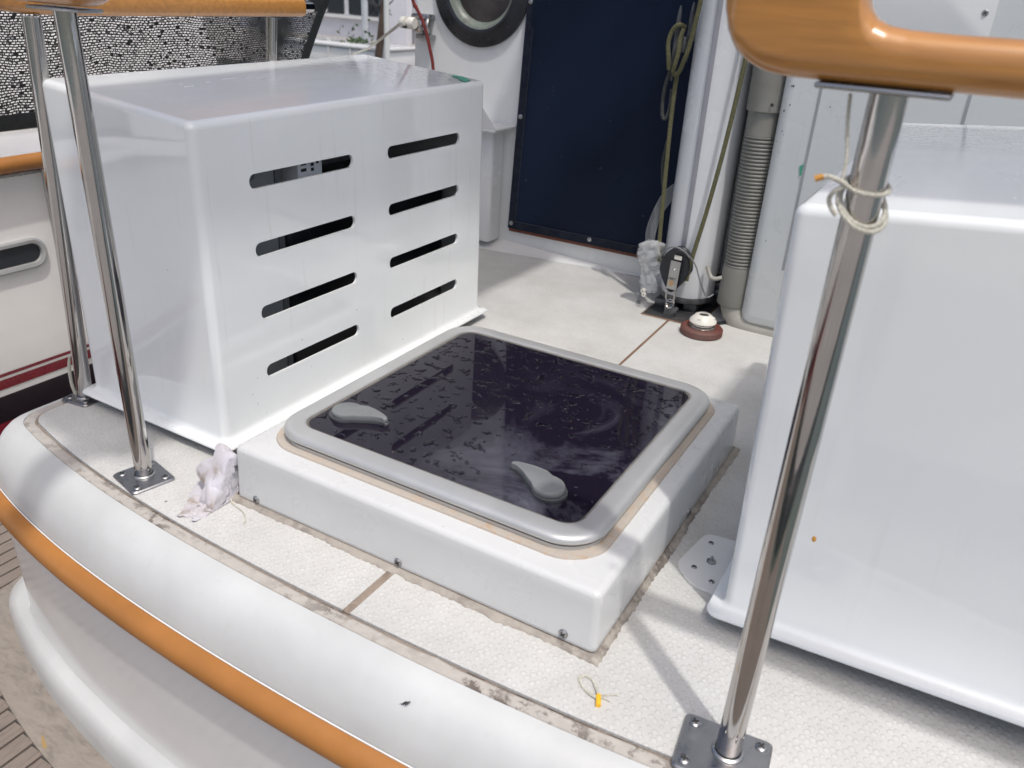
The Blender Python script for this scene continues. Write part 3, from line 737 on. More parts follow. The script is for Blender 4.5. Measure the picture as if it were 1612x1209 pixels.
# ------------------------------------------------------------------ towel
# drape of the cloth, settled on the deck: x, y, z in tenths of a millimetre from (-1.15, .70, 0)
TOWEL_POINTS = [1068, 271, 55, 1068, 257, 95, 1054, 231, 97, 1025, 232, 98, 982, 253, 77, 958, 298, 53, 928, 343, 51, 907, 384, 48, 890, 417, 51, 866, 433, 59, 840, 455, 48, 820, 492, 48, 817, 538, 60, 816,
569, 94, 798, 603, 56, 774, 598, 71, 754, 618, 48, 725, 642, 48, 689, 670, 48, 653, 696, 63, 628, 731, 48, 608, 765, 48, 590, 794, 48, 568, 819, 48, 547, 843, 48, 532, 871, 48, 519, 903,
48, 506, 939, 53, 494, 979, 63, 485, 1019, 76, 486, 1055, 87, 489, 1085, 88, 491, 1115, 88, 492, 1150, 87, 492, 1188, 86, 486, 1225, 88, 484, 1250, 64, 465, 1270, 48, 1046, 283, 52, 1062, 270, 61,
1055, 249, 63, 1023, 253, 60, 999, 288, 52, 981, 331, 63, 956, 369, 48, 931, 402, 48, 909, 424, 56, 885, 445, 50, 863, 476, 54, 849, 514, 60, 848, 558, 62, 836, 585, 69, 802, 592, 81, 789,
617, 82, 776, 636, 49, 743, 662, 54, 707, 686, 66, 678, 716, 49, 655, 751, 48, 636, 783, 51, 618, 810, 49, 596, 835, 50, 574, 860, 52, 557, 884, 54, 543, 912, 59, 531, 947, 50, 517, 986,
48, 502, 1022, 48, 491, 1054, 51, 487, 1082, 51, 489, 1112, 50, 491, 1147, 51, 497, 1187, 49, 501, 1226, 54, 502, 1262, 65, 492, 1290, 48, 1078, 280, 54, 1070, 275, 92, 1051, 272, 103, 1028, 287, 89,
1020, 322, 68, 1009, 361, 48, 983, 396, 48, 956, 421, 48, 930, 441, 48, 905, 466, 51, 882, 500, 61, 874, 536, 67, 867, 577, 66, 848, 599, 86, 819, 601, 99, 808, 623, 85, 789, 649, 61, 752,
673, 76, 726, 703, 54, 703, 738, 53, 683, 772, 52, 663, 801, 68, 647, 827, 54, 624, 850, 59, 601, 874, 48, 580, 893, 68, 566, 920, 63, 557, 953, 52, 546, 990, 48, 535, 1024, 48, 526, 1055,
53, 522, 1084, 54, 521, 1114, 61, 522, 1150, 64, 528, 1189, 51, 532, 1227, 58, 532, 1265, 48, 527, 1302, 49, 1108, 284, 48, 1096, 292, 85, 1071, 306, 93, 1053, 325, 73, 1033, 358, 64, 1027, 393, 64,
1010, 422, 48, 982, 443, 58, 955, 465, 48, 928, 494, 48, 905, 529, 58, 884, 565, 55, 887, 600, 78, 863, 613, 106, 836, 617, 76, 827, 638, 94, 794, 661, 82, 764, 692, 80, 747, 726, 53, 727,
759, 53, 709, 787, 79, 692, 820, 88, 669, 846, 79, 653, 863, 52, 631, 887, 53, 611, 905, 72, 596, 927, 57, 592, 961, 50, 584, 996, 50, 575, 1028, 48, 568, 1058, 48, 562, 1090, 49, 558, 1123,
64, 557, 1159, 54, 562, 1199, 58, 567, 1238, 51, 570, 1275, 48, 569, 1312, 48, 1141, 312, 52, 1110, 330, 48, 1091, 348, 64, 1078, 366, 57, 1057, 394, 52, 1039, 423, 62, 1031, 449, 61, 1009, 469, 72,
985, 493, 48, 957, 526, 48, 931, 563, 48, 907, 600, 50, 915, 604, 96, 880, 623, 67, 850, 640, 50, 828, 661, 73, 806, 685, 86, 787, 714, 74, 774, 747, 55, 756, 776, 73, 736, 806, 71, 715,
834, 57, 700, 860, 81, 683, 876, 48, 661, 900, 52, 641, 922, 73, 630, 943, 49, 628, 975, 65, 627, 1006, 56, 621, 1035, 49, 614, 1065, 48, 607, 1098, 49, 600, 1135, 62, 596, 1174, 50, 599, 1215,
48, 605, 1253, 48, 611, 1289, 48, 611, 1326, 48, 1155, 345, 48, 1124, 368, 52, 1100, 384, 65, 1090, 396, 82, 1070, 417, 97, 1054, 436, 79, 1055, 454, 61, 1037, 489, 78, 1013, 518, 48, 984, 555, 48,
959, 593, 49, 935, 629, 49, 932, 638, 94, 901, 653, 60, 872, 670, 49, 858, 680, 90, 833, 707, 69, 814, 737, 64, 800, 771, 68, 786, 797, 66, 767, 823, 55, 750, 852, 51, 736, 876, 76, 716,
892, 50, 692, 908, 68, 674, 929, 61, 664, 961, 48, 660, 996, 61, 662, 1023, 75, 659, 1049, 62, 657, 1074, 52, 648, 1106, 57, 640, 1144, 58, 635, 1185, 49, 636, 1226, 48, 642, 1264, 48, 649, 1301,
48, 651, 1339, 48, 1169, 371, 48, 1139, 392, 58, 1117, 397, 92, 1104, 418, 95, 1088, 436, 86, 1080, 450, 88, 1080, 466, 53, 1064, 503, 71, 1038, 538, 49, 1009, 577, 48, 983, 615, 49, 961, 651, 48,
953, 665, 85, 927, 677, 51, 898, 696, 49, 883, 705, 90, 858, 728, 56, 834, 763, 53, 821, 793, 82, 813, 817, 64, 796, 834, 71, 785, 853, 65, 772, 876, 58, 752, 896, 67, 728, 917, 77, 708,
944, 56, 695, 976, 66, 694, 1010, 54, 692, 1040, 77, 682, 1064, 71, 688, 1085, 72, 682, 1113, 51, 673, 1151, 50, 668, 1191, 48, 669, 1230, 50, 674, 1266, 52, 682, 1304, 48, 687, 1342, 48, 1190, 394,
48, 1159, 400, 85, 1132, 414, 99, 1109, 420, 73, 1113, 437, 94, 1102, 462, 103, 1098, 482, 64, 1085, 516, 52, 1061, 555, 58, 1032, 593, 48, 1007, 632, 48, 987, 669, 49, 975, 689, 76, 952, 701, 48,
924, 719, 51, 903, 731, 87, 880, 751, 54, 857, 785, 53, 849, 809, 82, 836, 833, 89, 824, 847, 71, 819, 860, 62, 802, 886, 73, 786, 907, 58, 767, 930, 72, 743, 962, 52, 727, 987, 88, 728,
1016, 57, 717, 1042, 62, 709, 1067, 50, 715, 1088, 75, 710, 1121, 62, 702, 1156, 55, 699, 1193, 53, 697, 1227, 51, 702, 1259, 63, 712, 1296, 50, 714, 1333, 67, 1210, 430, 52, 1174, 431, 65, 1159, 431,
75, 1138, 444, 62, 1114, 469, 71, 1124, 487, 91, 1105, 509, 88, 1104, 535, 56, 1086, 570, 48, 1059, 608, 48, 1034, 646, 48, 1016, 684, 51, 1001, 709, 67, 978, 723, 49, 952, 739, 57, 925, 755, 79,
900, 772, 49, 878, 802, 50, 872, 827, 73, 859, 849, 85, 851, 862, 68, 849, 875, 51, 833, 906, 64, 810, 927, 71, 795, 952, 67, 777, 980, 57, 763, 992, 100, 757, 1021, 61, 739, 1046, 70, 735,
1062, 53, 739, 1091, 62, 735, 1122, 63, 732, 1155, 56, 732, 1189, 52, 730, 1221, 49, 728, 1252, 63, 734, 1287, 79, 743, 1321, 48, 1231, 467, 65, 1205, 463, 68, 1188, 465, 82, 1169, 483, 63, 1145, 506,
61, 1129, 524, 76, 1128, 540, 96, 1108, 562, 81, 1102, 590, 59, 1089, 625, 49, 1066, 663, 48, 1046, 699, 56, 1025, 726, 50, 1004, 745, 57, 980, 758, 63, 948, 774, 57, 919, 796, 59, 898, 818, 67,
895, 843, 61, 884, 865, 78, 878, 877, 69, 876, 885, 58, 858, 919, 67, 835, 939, 53, 827, 963, 69, 811, 994, 54, 800, 994, 101, 777, 1025, 95, 760, 1050, 99, 763, 1056, 67, 760, 1077, 63, 762,
1110, 48, 770, 1149, 49, 771, 1182, 65, 769, 1212, 51, 762, 1246, 58, 763, 1282, 64, 772, 1313, 63, 1262, 484, 50, 1230, 494, 57, 1201, 505, 66, 1187, 524, 91, 1175, 542, 59, 1147, 557, 60, 1143, 571,
74, 1129, 592, 91, 1106, 618, 75, 1102, 650, 61, 1097, 685, 55, 1076, 720, 50, 1054, 747, 49, 1031, 766, 51, 1005, 782, 52, 974, 801, 54, 945, 822, 66, 919, 837, 90, 923, 850, 76, 913, 873, 84,
901, 881, 84, 900, 899, 52, 875, 934, 58, 854, 962, 57, 839, 977, 79, 840, 1005, 55, 833, 1005, 105, 802, 1027, 132, 790, 1047, 119, 793, 1058, 85, 790, 1065, 48, 801, 1101, 50, 808, 1139, 61, 811,
1171, 56, 812, 1205, 53, 804, 1240, 61, 796, 1283, 48, 795, 1325, 59, 1253, 491, 85, 1262, 517, 69, 1227, 534, 56, 1205, 554, 74, 1177, 572, 85, 1172, 578, 48, 1147, 598, 56, 1147, 620, 90, 1123, 647,
82, 1099, 673, 93, 1109, 708, 80, 1100, 740, 67, 1078, 765, 66, 1054, 784, 68, 1028, 802, 74, 1000, 821, 85, 971, 828, 103, 947, 828, 124, 952, 847, 117, 942, 871, 114, 914, 875, 112, 918, 910, 71,
901, 945, 50, 880, 978, 56, 855, 993, 88, 865, 1005, 86, 855, 1032, 111, 833, 1039, 154, 824, 1050, 132, 823, 1047, 90, 824, 1054, 48, 834, 1089, 58, 840, 1124, 59, 849, 1162, 48, 850, 1197, 67, 842,
1236, 58, 834, 1280, 52, 827, 1324, 48, 1258, 509, 122, 1252, 537, 79, 1240, 559, 52, 1211, 572, 54, 1204, 581, 83, 1192, 598, 62, 1171, 616, 69, 1152, 641, 82, 1131, 659, 118, 1107, 687, 127, 1105, 717,
122, 1114, 748, 103, 1095, 773, 101, 1070, 791, 109, 1043, 808, 123, 1016, 822, 142, 988, 810, 159, 974, 824, 176, 977, 846, 165, 956, 869, 166, 938, 881, 153, 935, 910, 115, 925, 948, 95, 904, 977, 101,
880, 986, 129, 891, 1013, 129, 878, 1040, 151, 860, 1057, 170, 858, 1057, 126, 856, 1048, 89, 855, 1043, 50, 864, 1079, 63, 872, 1119, 56, 878, 1158, 63, 885, 1195, 58, 882, 1235, 62, 874, 1273, 54, 866,
1312, 48, 1271, 517, 114, 1259, 550, 77, 1242, 571, 65, 1232, 580, 73, 1219, 586, 81, 1209, 604, 96, 1191, 626, 96, 1168, 650, 117, 1142, 675, 138, 1113, 690, 164, 1105, 721, 161, 1121, 747, 144, 1108, 775,
142, 1081, 791, 156, 1050, 803, 177, 1025, 817, 201, 999, 806, 220, 990, 827, 230, 969, 844, 223, 936, 858, 212, 940, 889, 199, 928, 908, 173, 924, 941, 161, 922, 973, 164, 907, 992, 178, 914, 1025, 175,
890, 1045, 196, 890, 1070, 165, 890, 1056, 118, 883, 1034, 92, 886, 1036, 51, 894, 1075, 55, 901, 1118, 56, 904, 1162, 59, 911, 1198, 62, 917, 1234, 64, 915, 1266, 53, 909, 1300, 48, 1288, 522, 78, 1280,
557, 63, 1259, 575, 87, 1240, 579, 101, 1232, 591, 123, 1215, 600, 138, 1202, 623, 149, 1182, 650, 159, 1160, 678, 174, 1130, 696, 196, 1113, 721, 203, 1129, 747, 188, 1122, 777, 185, 1091, 790, 204, 1059, 799,
227, 1032, 812, 253, 1007, 810, 271, 991, 839, 279, 959, 845, 278, 925, 861, 267, 930, 889, 251, 931, 906, 239, 924, 940, 229, 931, 974, 229, 925, 1005, 231, 916, 1035, 226, 909, 1067, 220, 917, 1062, 166,
912, 1037, 128, 910, 1019, 94, 917, 1030, 55, 924, 1070, 50, 931, 1116, 61, 930, 1161, 54, 940, 1201, 49, 950, 1232, 53, 954, 1261, 49, 952, 1292, 48, 1309, 546, 92, 1280, 575, 91, 1264, 589, 113, 1259,
569, 134, 1245, 579, 161, 1228, 601, 181, 1211, 620, 199, 1194, 645, 208, 1175, 673, 218, 1149, 698, 233, 1123, 722, 246, 1138, 748, 234, 1135, 778, 230, 1102, 787, 249, 1070, 796, 271, 1040, 806, 297, 1014, 812,
317, 994, 840, 328, 959, 857, 326, 923, 866, 324, 931, 893, 311, 933, 911, 300, 929, 944, 291, 934, 980, 287, 933, 1014, 281, 915, 1046, 273, 928, 1053, 231, 940, 1047, 178, 934, 1020, 142, 940, 1014, 105,
951, 1026, 65, 957, 1061, 53, 959, 1106, 52, 960, 1154, 48, 970, 1196, 57, 982, 1227, 54, 988, 1256, 62, 993, 1284, 48, 1311, 560, 49, 1296, 582, 71, 1292, 582, 113, 1285, 573, 146, 1269, 582, 184, 1248,
604, 216, 1227, 622, 242, 1209, 644, 256, 1190, 670, 265, 1167, 700, 274, 1136, 726, 289, 1149, 753, 279, 1147, 782, 274, 1114, 786, 293, 1082, 795, 314, 1051, 802, 339, 1023, 812, 363, 995, 831, 375, 965, 853,
381, 932, 869, 380, 938, 898, 365, 934, 920, 356, 934, 950, 344, 939, 985, 336, 934, 1021, 326, 932, 1053, 303, 949, 1060, 257, 948, 1034, 214, 952, 1025, 168, 960, 1033, 125, 972, 1044, 86, 988, 1060, 52,
993, 1097, 48, 993, 1144, 48, 996, 1185, 57, 1008, 1217, 65, 1017, 1246, 74, 1026, 1270, 48, 1338, 585, 49, 1324, 586, 85, 1318, 578, 107, 1305, 578, 151, 1288, 586, 203, 1267, 606, 250, 1248, 626, 282, 1229,
646, 302, 1209, 672, 313, 1185, 705, 318, 1151, 732, 335, 1159, 759, 327, 1158, 785, 322, 1127, 786, 340, 1095, 795, 362, 1065, 806, 387, 1037, 818, 411, 1010, 836, 428, 981, 857, 435, 948, 874, 436, 949, 903,
417, 937, 929, 409, 942, 959, 394, 946, 994, 382, 943, 1030, 368, 952, 1058, 338, 963, 1049, 295, 962, 1046, 246, 963, 1054, 190, 966, 1065, 141, 984, 1069, 106, 1002, 1080, 78, 1025, 1093, 59, 1019, 1132, 64,
1018, 1171, 61, 1030, 1206, 55, 1042, 1233, 71, 1053, 1255, 48, 1367, 594, 48, 1354, 593, 85, 1347, 576, 114, 1333, 580, 167, 1314, 595, 227, 1294, 613, 283, 1274, 633, 321, 1255, 651, 347, 1233, 677, 359, 1207,
711, 365, 1171, 736, 382, 1162, 768, 379, 1169, 790, 374, 1140, 788, 393, 1110, 797, 417, 1080, 810, 442, 1052, 824, 466, 1025, 842, 484, 1000, 867, 489, 967, 885, 490, 960, 914, 472, 950, 941, 461, 954, 973,
445, 956, 1007, 430, 960, 1042, 411, 971, 1051, 377, 974, 1062, 335, 974, 1074, 280, 977, 1084, 221, 988, 1094, 166, 1011, 1087, 136, 1016, 1101, 115, 1047, 1099, 91, 1045, 1130, 88, 1045, 1167, 61, 1052, 1199, 62,
1068, 1222, 72, 1079, 1242, 49, 1387, 617, 48, 1385, 603, 89, 1368, 604, 134, 1355, 610, 190, 1345, 618, 259, 1326, 630, 321, 1305, 639, 367, 1286, 658, 387, 1261, 680, 402, 1234, 715, 407, 1197, 740, 425, 1172,
769, 435, 1183, 790, 428, 1155, 794, 448, 1125, 804, 474, 1094, 817, 501, 1066, 833, 524, 1040, 853, 540, 1012, 875, 547, 983, 901, 541, 973, 931, 525, 967, 960, 512, 970, 992, 496, 976, 1025, 479, 984, 1050,
454, 996, 1068, 414, 1006, 1079, 367, 1006, 1091, 313, 1005, 1105, 255, 1013, 1097, 204, 1034, 1108, 167, 1038, 1122, 146, 1064, 1119, 121, 1068, 1146, 82, 1059, 1178, 82, 1075, 1193, 51, 1097, 1214, 74, 1108, 1230, 49,
1407, 643, 51, 1401, 635, 100, 1390, 633, 152, 1383, 636, 215, 1370, 648, 284, 1351, 662, 346, 1329, 669, 390, 1304, 671, 422, 1293, 686, 439, 1262, 714, 448, 1230, 745, 460, 1195, 765, 484, 1191, 794, 489, 1172,
808, 506, 1142, 816, 536, 1111, 830, 565, 1081, 847, 590, 1056, 868, 606, 1032, 893, 610, 1009, 921, 597, 995, 950, 583, 992, 980, 566, 995, 1011, 549, 1005, 1041, 527, 1019, 1066, 495, 1031, 1086, 458, 1042, 1098,
411, 1046, 1106, 356, 1042, 1105, 299, 1021, 1123, 258, 1042, 1136, 219, 1058, 1138, 187, 1062, 1148, 155, 1063, 1173, 119, 1078, 1179, 92, 1097, 1180, 73, 1116, 1198, 68, 1135, 1212, 48, 1421, 673, 56, 1417, 664, 110,
1409, 660, 168, 1399, 662, 232, 1391, 672, 305, 1368, 692, 362, 1343, 699, 406, 1315, 707, 422, 1319, 699, 460, 1293, 720, 482, 1260, 747, 499, 1231, 773, 519, 1208, 796, 542, 1192, 821, 558, 1161, 832, 590, 1129,
847, 622, 1099, 861, 653, 1075, 883, 670, 1056, 910, 670, 1037, 937, 652, 1025, 965, 635, 1022, 995, 615, 1027, 1025, 594, 1041, 1053, 566, 1056, 1078, 536, 1072, 1094, 498, 1084, 1103, 452, 1083, 1112, 400, 1051, 1118,
365, 1039, 1138, 323, 1058, 1148, 271, 1070, 1156, 232, 1071, 1174, 196, 1086, 1179, 155, 1089, 1160, 121, 1106, 1171, 92, 1117, 1173, 56, 1148, 1179, 48, 1435, 704, 63, 1434, 693, 118, 1424, 686, 178, 1416, 683, 246,
1395, 696, 315, 1384, 710, 385, 1359, 719, 436, 1334, 736, 433, 1315, 725, 456, 1318, 736, 501, 1288, 759, 529, 1259, 779, 556, 1234, 802, 580, 1209, 827, 603, 1180, 848, 629, 1149, 861, 665, 1121, 873, 694, 1103,
899, 701, 1089, 924, 698, 1065, 946, 695, 1055, 973, 674, 1051, 1003, 652, 1057, 1033, 626, 1072, 1061, 598, 1090, 1080, 566, 1108, 1091, 527, 1120, 1105, 485, 1089, 1115, 456, 1059, 1124, 424, 1065, 1140, 375, 1084, 1152,
321, 1083, 1171, 280, 1096, 1169, 235, 1100, 1156, 190, 1112, 1149, 144, 1109, 1155, 106, 1128, 1149, 71, 1132, 1169, 82, 1451, 733, 70, 1442, 724, 123, 1442, 711, 183, 1434, 707, 253, 1407, 720, 320, 1383, 736, 384,
1358, 747, 429, 1329, 753, 461, 1303, 757, 457, 1314, 763, 512, 1309, 779, 556, 1282, 794, 587, 1257, 811, 615, 1231, 833, 638, 1202, 857, 660, 1171, 871, 695, 1145, 886, 718, 1128, 911, 713, 1108, 932, 726, 1088,
951, 726, 1082, 977, 701, 1078, 1007, 681, 1088, 1036, 651, 1105, 1061, 619, 1123, 1079, 589, 1133, 1093, 557, 1114, 1107, 531, 1080, 1112, 501, 1071, 1127, 462, 1088, 1143, 411, 1094, 1161, 364, 1105, 1158, 315, 1107, 1147,
269, 1107, 1135, 222, 1116, 1133, 170, 1126, 1137, 118, 1149, 1144, 86, 1143, 1152, 48, 1477, 756, 77, 1454, 754, 125, 1453, 743, 185, 1442, 738, 250, 1422, 750, 318, 1394, 765, 376, 1369, 776, 425, 1337, 782, 440,
1308, 794, 460, 1304, 799, 519, 1307, 807, 582, 1304, 805, 626, 1281, 823, 652, 1254, 840, 676, 1228, 864, 693, 1198, 888, 714, 1169, 904, 740, 1139, 913, 756, 1122, 928, 759, 1119, 957, 745, 1110, 988, 736, 1109,
1016, 716, 1126, 1035, 678, 1141, 1059, 647, 1140, 1079, 625, 1121, 1089, 604, 1097, 1096, 576, 1084, 1114, 540, 1093, 1134, 493, 1103, 1148, 440, 1112, 1148, 387, 1111, 1139, 341, 1113, 1130, 297, 1122, 1134, 249, 1133, 1133,
198, 1149, 1132, 144, 1171, 1137, 88, 1181, 1160, 48, 1490, 786, 81, 1481, 778, 136, 1456, 779, 195, 1450, 770, 263, 1422, 781, 317, 1408, 794, 374, 1378, 806, 403, 1351, 815, 431, 1332, 823, 474, 1323, 831, 537,
1315, 838, 604, 1307, 833, 657, 1307, 834, 698, 1280, 852, 719, 1253, 868, 741, 1231, 896, 752, 1200, 913, 776, 1169, 920, 803, 1158, 944, 795, 1152, 976, 788, 1141, 1004, 786, 1151, 1025, 758, 1164, 1045, 723, 1143,
1058, 706, 1122, 1079, 688, 1111, 1096, 662, 1108, 1113, 627, 1117, 1124, 578, 1121, 1129, 522, 1119, 1129, 462, 1118, 1126, 407, 1120, 1125, 362, 1131, 1133, 319, 1141, 1136, 268, 1151, 1142, 212, 1157, 1158, 157, 1183, 1167,
105, 1177, 1167, 57, 1475, 816, 89, 1487, 805, 155, 1485, 789, 223, 1463, 799, 285, 1435, 797, 346, 1406, 814, 378, 1395, 809, 421, 1370, 804, 450, 1357, 811, 504, 1352, 824, 573, 1346, 837, 644, 1329, 847, 702,
1314, 860, 741, 1309, 863, 772, 1285, 880, 790, 1257, 896, 813, 1237, 924, 824, 1205, 937, 852, 1194, 964, 845, 1180, 994, 850, 1177, 1019, 840, 1187, 1041, 810, 1163, 1053, 796, 1144, 1077, 775, 1144, 1098, 739, 1149,
1108, 698, 1153, 1103, 654, 1159, 1105, 601, 1159, 1109, 540, 1152, 1113, 478, 1147, 1118, 421, 1151, 1124, 372, 1162, 1132, 327, 1169, 1149, 277, 1161, 1173, 224, 1165, 1191, 163, 1167, 1190, 103, 1168, 1192, 48, 1455, 841,
110, 1465, 828, 181, 1477, 814, 256, 1470, 794, 322, 1448, 806, 370, 1416, 827, 382, 1391, 828, 411, 1376, 832, 453, 1369, 841, 515, 1366, 854, 591, 1362, 866, 667, 1353, 874, 732, 1340, 878, 782, 1324, 883, 819,
1313, 892, 843, 1291, 907, 863, 1265, 928, 882, 1239, 951, 902, 1226, 979, 902, 1209, 1008, 910, 1208, 1036, 893, 1195, 1054, 874, 1182, 1074, 848, 1182, 1091, 805, 1186, 1100, 758, 1191, 1112, 715, 1192, 1125, 672, 1191,
1138, 621, 1185, 1143, 560, 1180, 1143, 495, 1176, 1144, 434, 1178, 1151, 381, 1182, 1164, 335, 1184, 1181, 285, 1192, 1191, 223, 1199, 1188, 156, 1198, 1193, 97, 1194, 1208, 48, 1449, 866, 134, 1450, 853, 204, 1458, 838,
275, 1469, 819, 338, 1458, 800, 386, 1433, 810, 412, 1411, 824, 439, 1398, 834, 485, 1394, 842, 552, 1394, 851, 630, 1391, 863, 705, 1383, 876, 767, 1372, 887, 816, 1358, 896, 855, 1342, 902, 892, 1324, 920, 915,
1300, 938, 937, 1277, 961, 958, 1259, 991, 965, 1244, 1022, 969, 1235, 1051, 951, 1225, 1074, 920, 1223, 1092, 875, 1220, 1110, 829, 1219, 1127, 784, 1220, 1142, 739, 1220, 1157, 691, 1220, 1169, 637, 1215, 1174, 574, 1207,
1174, 506, 1202, 1175, 442, 1203, 1181, 387, 1210, 1190, 337, 1219, 1198, 284, 1228, 1200, 223, 1231, 1199, 157, 1230, 1199, 97, 1229, 1207, 48, 1473, 883, 154, 1463, 876, 220, 1454, 866, 283, 1454, 848, 338, 1463, 831,
386, 1459, 819, 431, 1446, 817, 475, 1435, 823, 528, 1430, 839, 593, 1426, 857, 661, 1419, 873, 725, 1409, 889, 779, 1400, 902, 827, 1389, 913, 870, 1376, 925, 911, 1357, 936, 950, 1335, 953, 980, 1312, 975, 1004,
1292, 1005, 1017, 1279, 1039, 1013, 1269, 1070, 985, 1262, 1096, 945, 1256, 1118, 900, 1251, 1134, 852, 1251, 1149, 803, 1253, 1163, 753, 1256, 1176, 700, 1257, 1185, 642, 1251, 1192, 577, 1241, 1195, 510, 1233, 1199, 446, 1233,
1206, 390, 1240, 1214, 338, 1247, 1221, 286, 1250, 1225, 227, 1248, 1224, 165, 1246, 1223, 108, 1244, 1229, 58, 1491, 906, 175, 1486, 896, 232, 1475, 887, 287, 1462, 879, 335, 1452, 867, 379, 1447, 859, 426, 1442, 859,
478, 1439, 866, 536, 1439, 879, 598, 1439, 892, 660, 1437, 902, 718, 1434, 911, 772, 1429, 921, 824, 1419, 932, 873, 1406, 944, 921, 1387, 956, 964, 1365, 971, 1000, 1342, 993, 1028, 1323, 1022, 1040, 1310, 1057, 1032,
1301, 1089, 999, 1293, 1116, 955, 1287, 1135, 907, 1283, 1149, 859, 1281, 1162, 811, 1282, 1177, 761, 1281, 1195, 709, 1277, 1208, 649, 1271, 1216, 584, 1262, 1220, 517, 1257, 1224, 452, 1260, 1228, 394, 1269, 1232, 342, 1276,
1235, 289, 1275, 1239, 233, 1269, 1244, 175, 1263, 1249, 122, 1268, 1257, 73, 1505, 911, 196, 1506, 908, 245, 1499, 902, 295, 1491, 897, 342, 1482, 895, 387, 1477, 894, 437, 1474, 896, 491, 1472, 899, 548, 1471, 904,
606, 1469, 908, 662, 1467, 915, 715, 1460, 928, 764, 1456, 939, 816, 1449, 947, 868, 1434, 962, 915, 1417, 970, 961, 1394, 987, 1000, 1372, 1010, 1029, 1354, 1039, 1042, 1342, 1073, 1029, 1334, 1104, 994, 1327, 1129, 949,
1320, 1147, 903, 1314, 1160, 858, 1313, 1172, 812, 1314, 1183, 761, 1312, 1197, 706, 1306, 1203, 644, 1299, 1209, 580, 1292, 1214, 515, 1289, 1219, 453, 1291, 1221, 396, 1297, 1222, 344, 1301, 1223, 292, 1300, 1227, 237, 1297,
1232, 182, 1296, 1236, 128, 1304, 1238, 77, 1512, 877, 206, 1508, 888, 250, 1503, 891, 303, 1499, 891, 353, 1497, 892, 403, 1498, 893, 455, 1499, 897, 510, 1501, 902, 564, 1502, 909, 617, 1496, 920, 665, 1486, 937,
710, 1486, 948, 759, 1488, 945, 809, 1476, 962, 847, 1463, 969, 888, 1452, 979, 938, 1426, 1003, 969, 1407, 1027, 1004, 1394, 1054, 1028, 1383, 1080, 1005, 1376, 1112, 974, 1368, 1135, 930, 1360, 1152, 887, 1354, 1165, 846,
1351, 1175, 803, 1349, 1185, 754, 1346, 1197, 698, 1338, 1207, 637, 1330, 1216, 576, 1322, 1221, 514, 1317, 1224, 454, 1317, 1226, 400, 1322, 1229, 349, 1325, 1233, 298, 1324, 1235, 243, 1321, 1237, 188, 1321, 1238, 132, 1323,
1241, 77, 1493, 846, 203, 1496, 856, 260, 1505, 863, 314, 1515, 872, 364, 1520, 881, 415, 1522, 891, 469, 1520, 903, 520, 1523, 913, 570, 1514, 928, 615, 1500, 947, 657, 1507, 954, 708, 1519, 938, 759, 1508, 961,
782, 1494, 966, 803, 1503, 973, 856, 1491, 996, 899, 1467, 1016, 935, 1445, 1042, 957, 1427, 1069, 976, 1430, 1095, 985, 1421, 1102, 936, 1414, 1129, 901, 1405, 1147, 864, 1398, 1160, 826, 1393, 1171, 785, 1389, 1182, 738,
1383, 1194, 684, 1374, 1205, 624, 1365, 1216, 566, 1354, 1226, 509, 1344, 1235, 455, 1339, 1244, 404, 1338, 1252, 355, 1335, 1259, 305, 1328, 1264, 251, 1320, 1265, 195, 1312, 1266, 136, 1307, 1270, 76, 1529, 853, 183, 1530,
865, 245, 1533, 880, 301, 1534, 896, 351, 1534, 907, 404, 1534, 916, 461, 1533, 926, 513, 1524, 941, 558, 1512, 954, 596, 1522, 957, 644, 1534, 939, 693, 1542, 958, 735, 1511, 967, 735, 1520, 983, 773, 1505, 987,
804, 1484, 996, 842, 1477, 1023, 875, 1478, 1053, 904, 1458, 1081, 914, 1464, 1108, 932, 1454, 1125, 911, 1452, 1118, 871, 1446, 1128, 835, 1437, 1144, 799, 1431, 1159, 760, 1425, 1173, 717, 1418, 1184, 666, 1410, 1196, 610,
1400, 1206, 556, 1387, 1215, 502, 1376, 1226, 450, 1370, 1235, 398, 1367, 1242, 348, 1365, 1251, 297, 1361, 1263, 245, 1351, 1274, 190, 1335, 1287, 132, 1316, 1298, 74, 1536, 889, 146, 1537, 901, 210, 1535, 916, 268, 1532,
931, 317, 1531, 939, 371, 1531, 945, 430, 1528, 954, 486, 1525, 963, 533, 1533, 959, 576, 1539, 938, 617, 1550, 945, 659, 1550, 978, 694, 1520, 975, 694, 1517, 993, 735, 1509, 1004, 775, 1508, 1006, 819, 1494, 1018,
841, 1491, 1053, 856, 1488, 1086, 865, 1486, 1113, 874, 1471, 1140, 864, 1462, 1141, 839, 1473, 1129, 808, 1468, 1129, 771, 1458, 1144, 731, 1452, 1162, 691, 1448, 1176, 646, 1440, 1184, 593, 1432, 1194, 542, 1420, 1204, 490,
1408, 1212, 437, 1399, 1217, 383, 1392, 1221, 330, 1384, 1225, 279, 1380, 1234, 227, 1376, 1250, 174, 1365, 1267, 115, 1343, 1276, 56, 1536, 924, 100, 1535, 936, 164, 1534, 952, 222, 1537, 965, 271, 1541, 969, 325, 1542,
970, 387, 1545, 968, 449, 1547, 958, 503, 1543, 937, 545, 1552, 928, 583, 1555, 954, 613, 1564, 985, 646, 1532, 987, 655, 1531, 1010, 704, 1533, 1017, 755, 1525, 1007, 798, 1513, 1025, 822, 1501, 1051, 817, 1504, 1083,
814, 1497, 1113, 808, 1490, 1145, 807, 1467, 1162, 797, 1466, 1147, 768, 1486, 1134, 736, 1482, 1132, 696, 1474, 1149, 654, 1469, 1165, 610, 1470, 1175, 564, 1461, 1179, 514, 1454, 1192, 466, 1444, 1205, 417, 1432, 1211, 364,
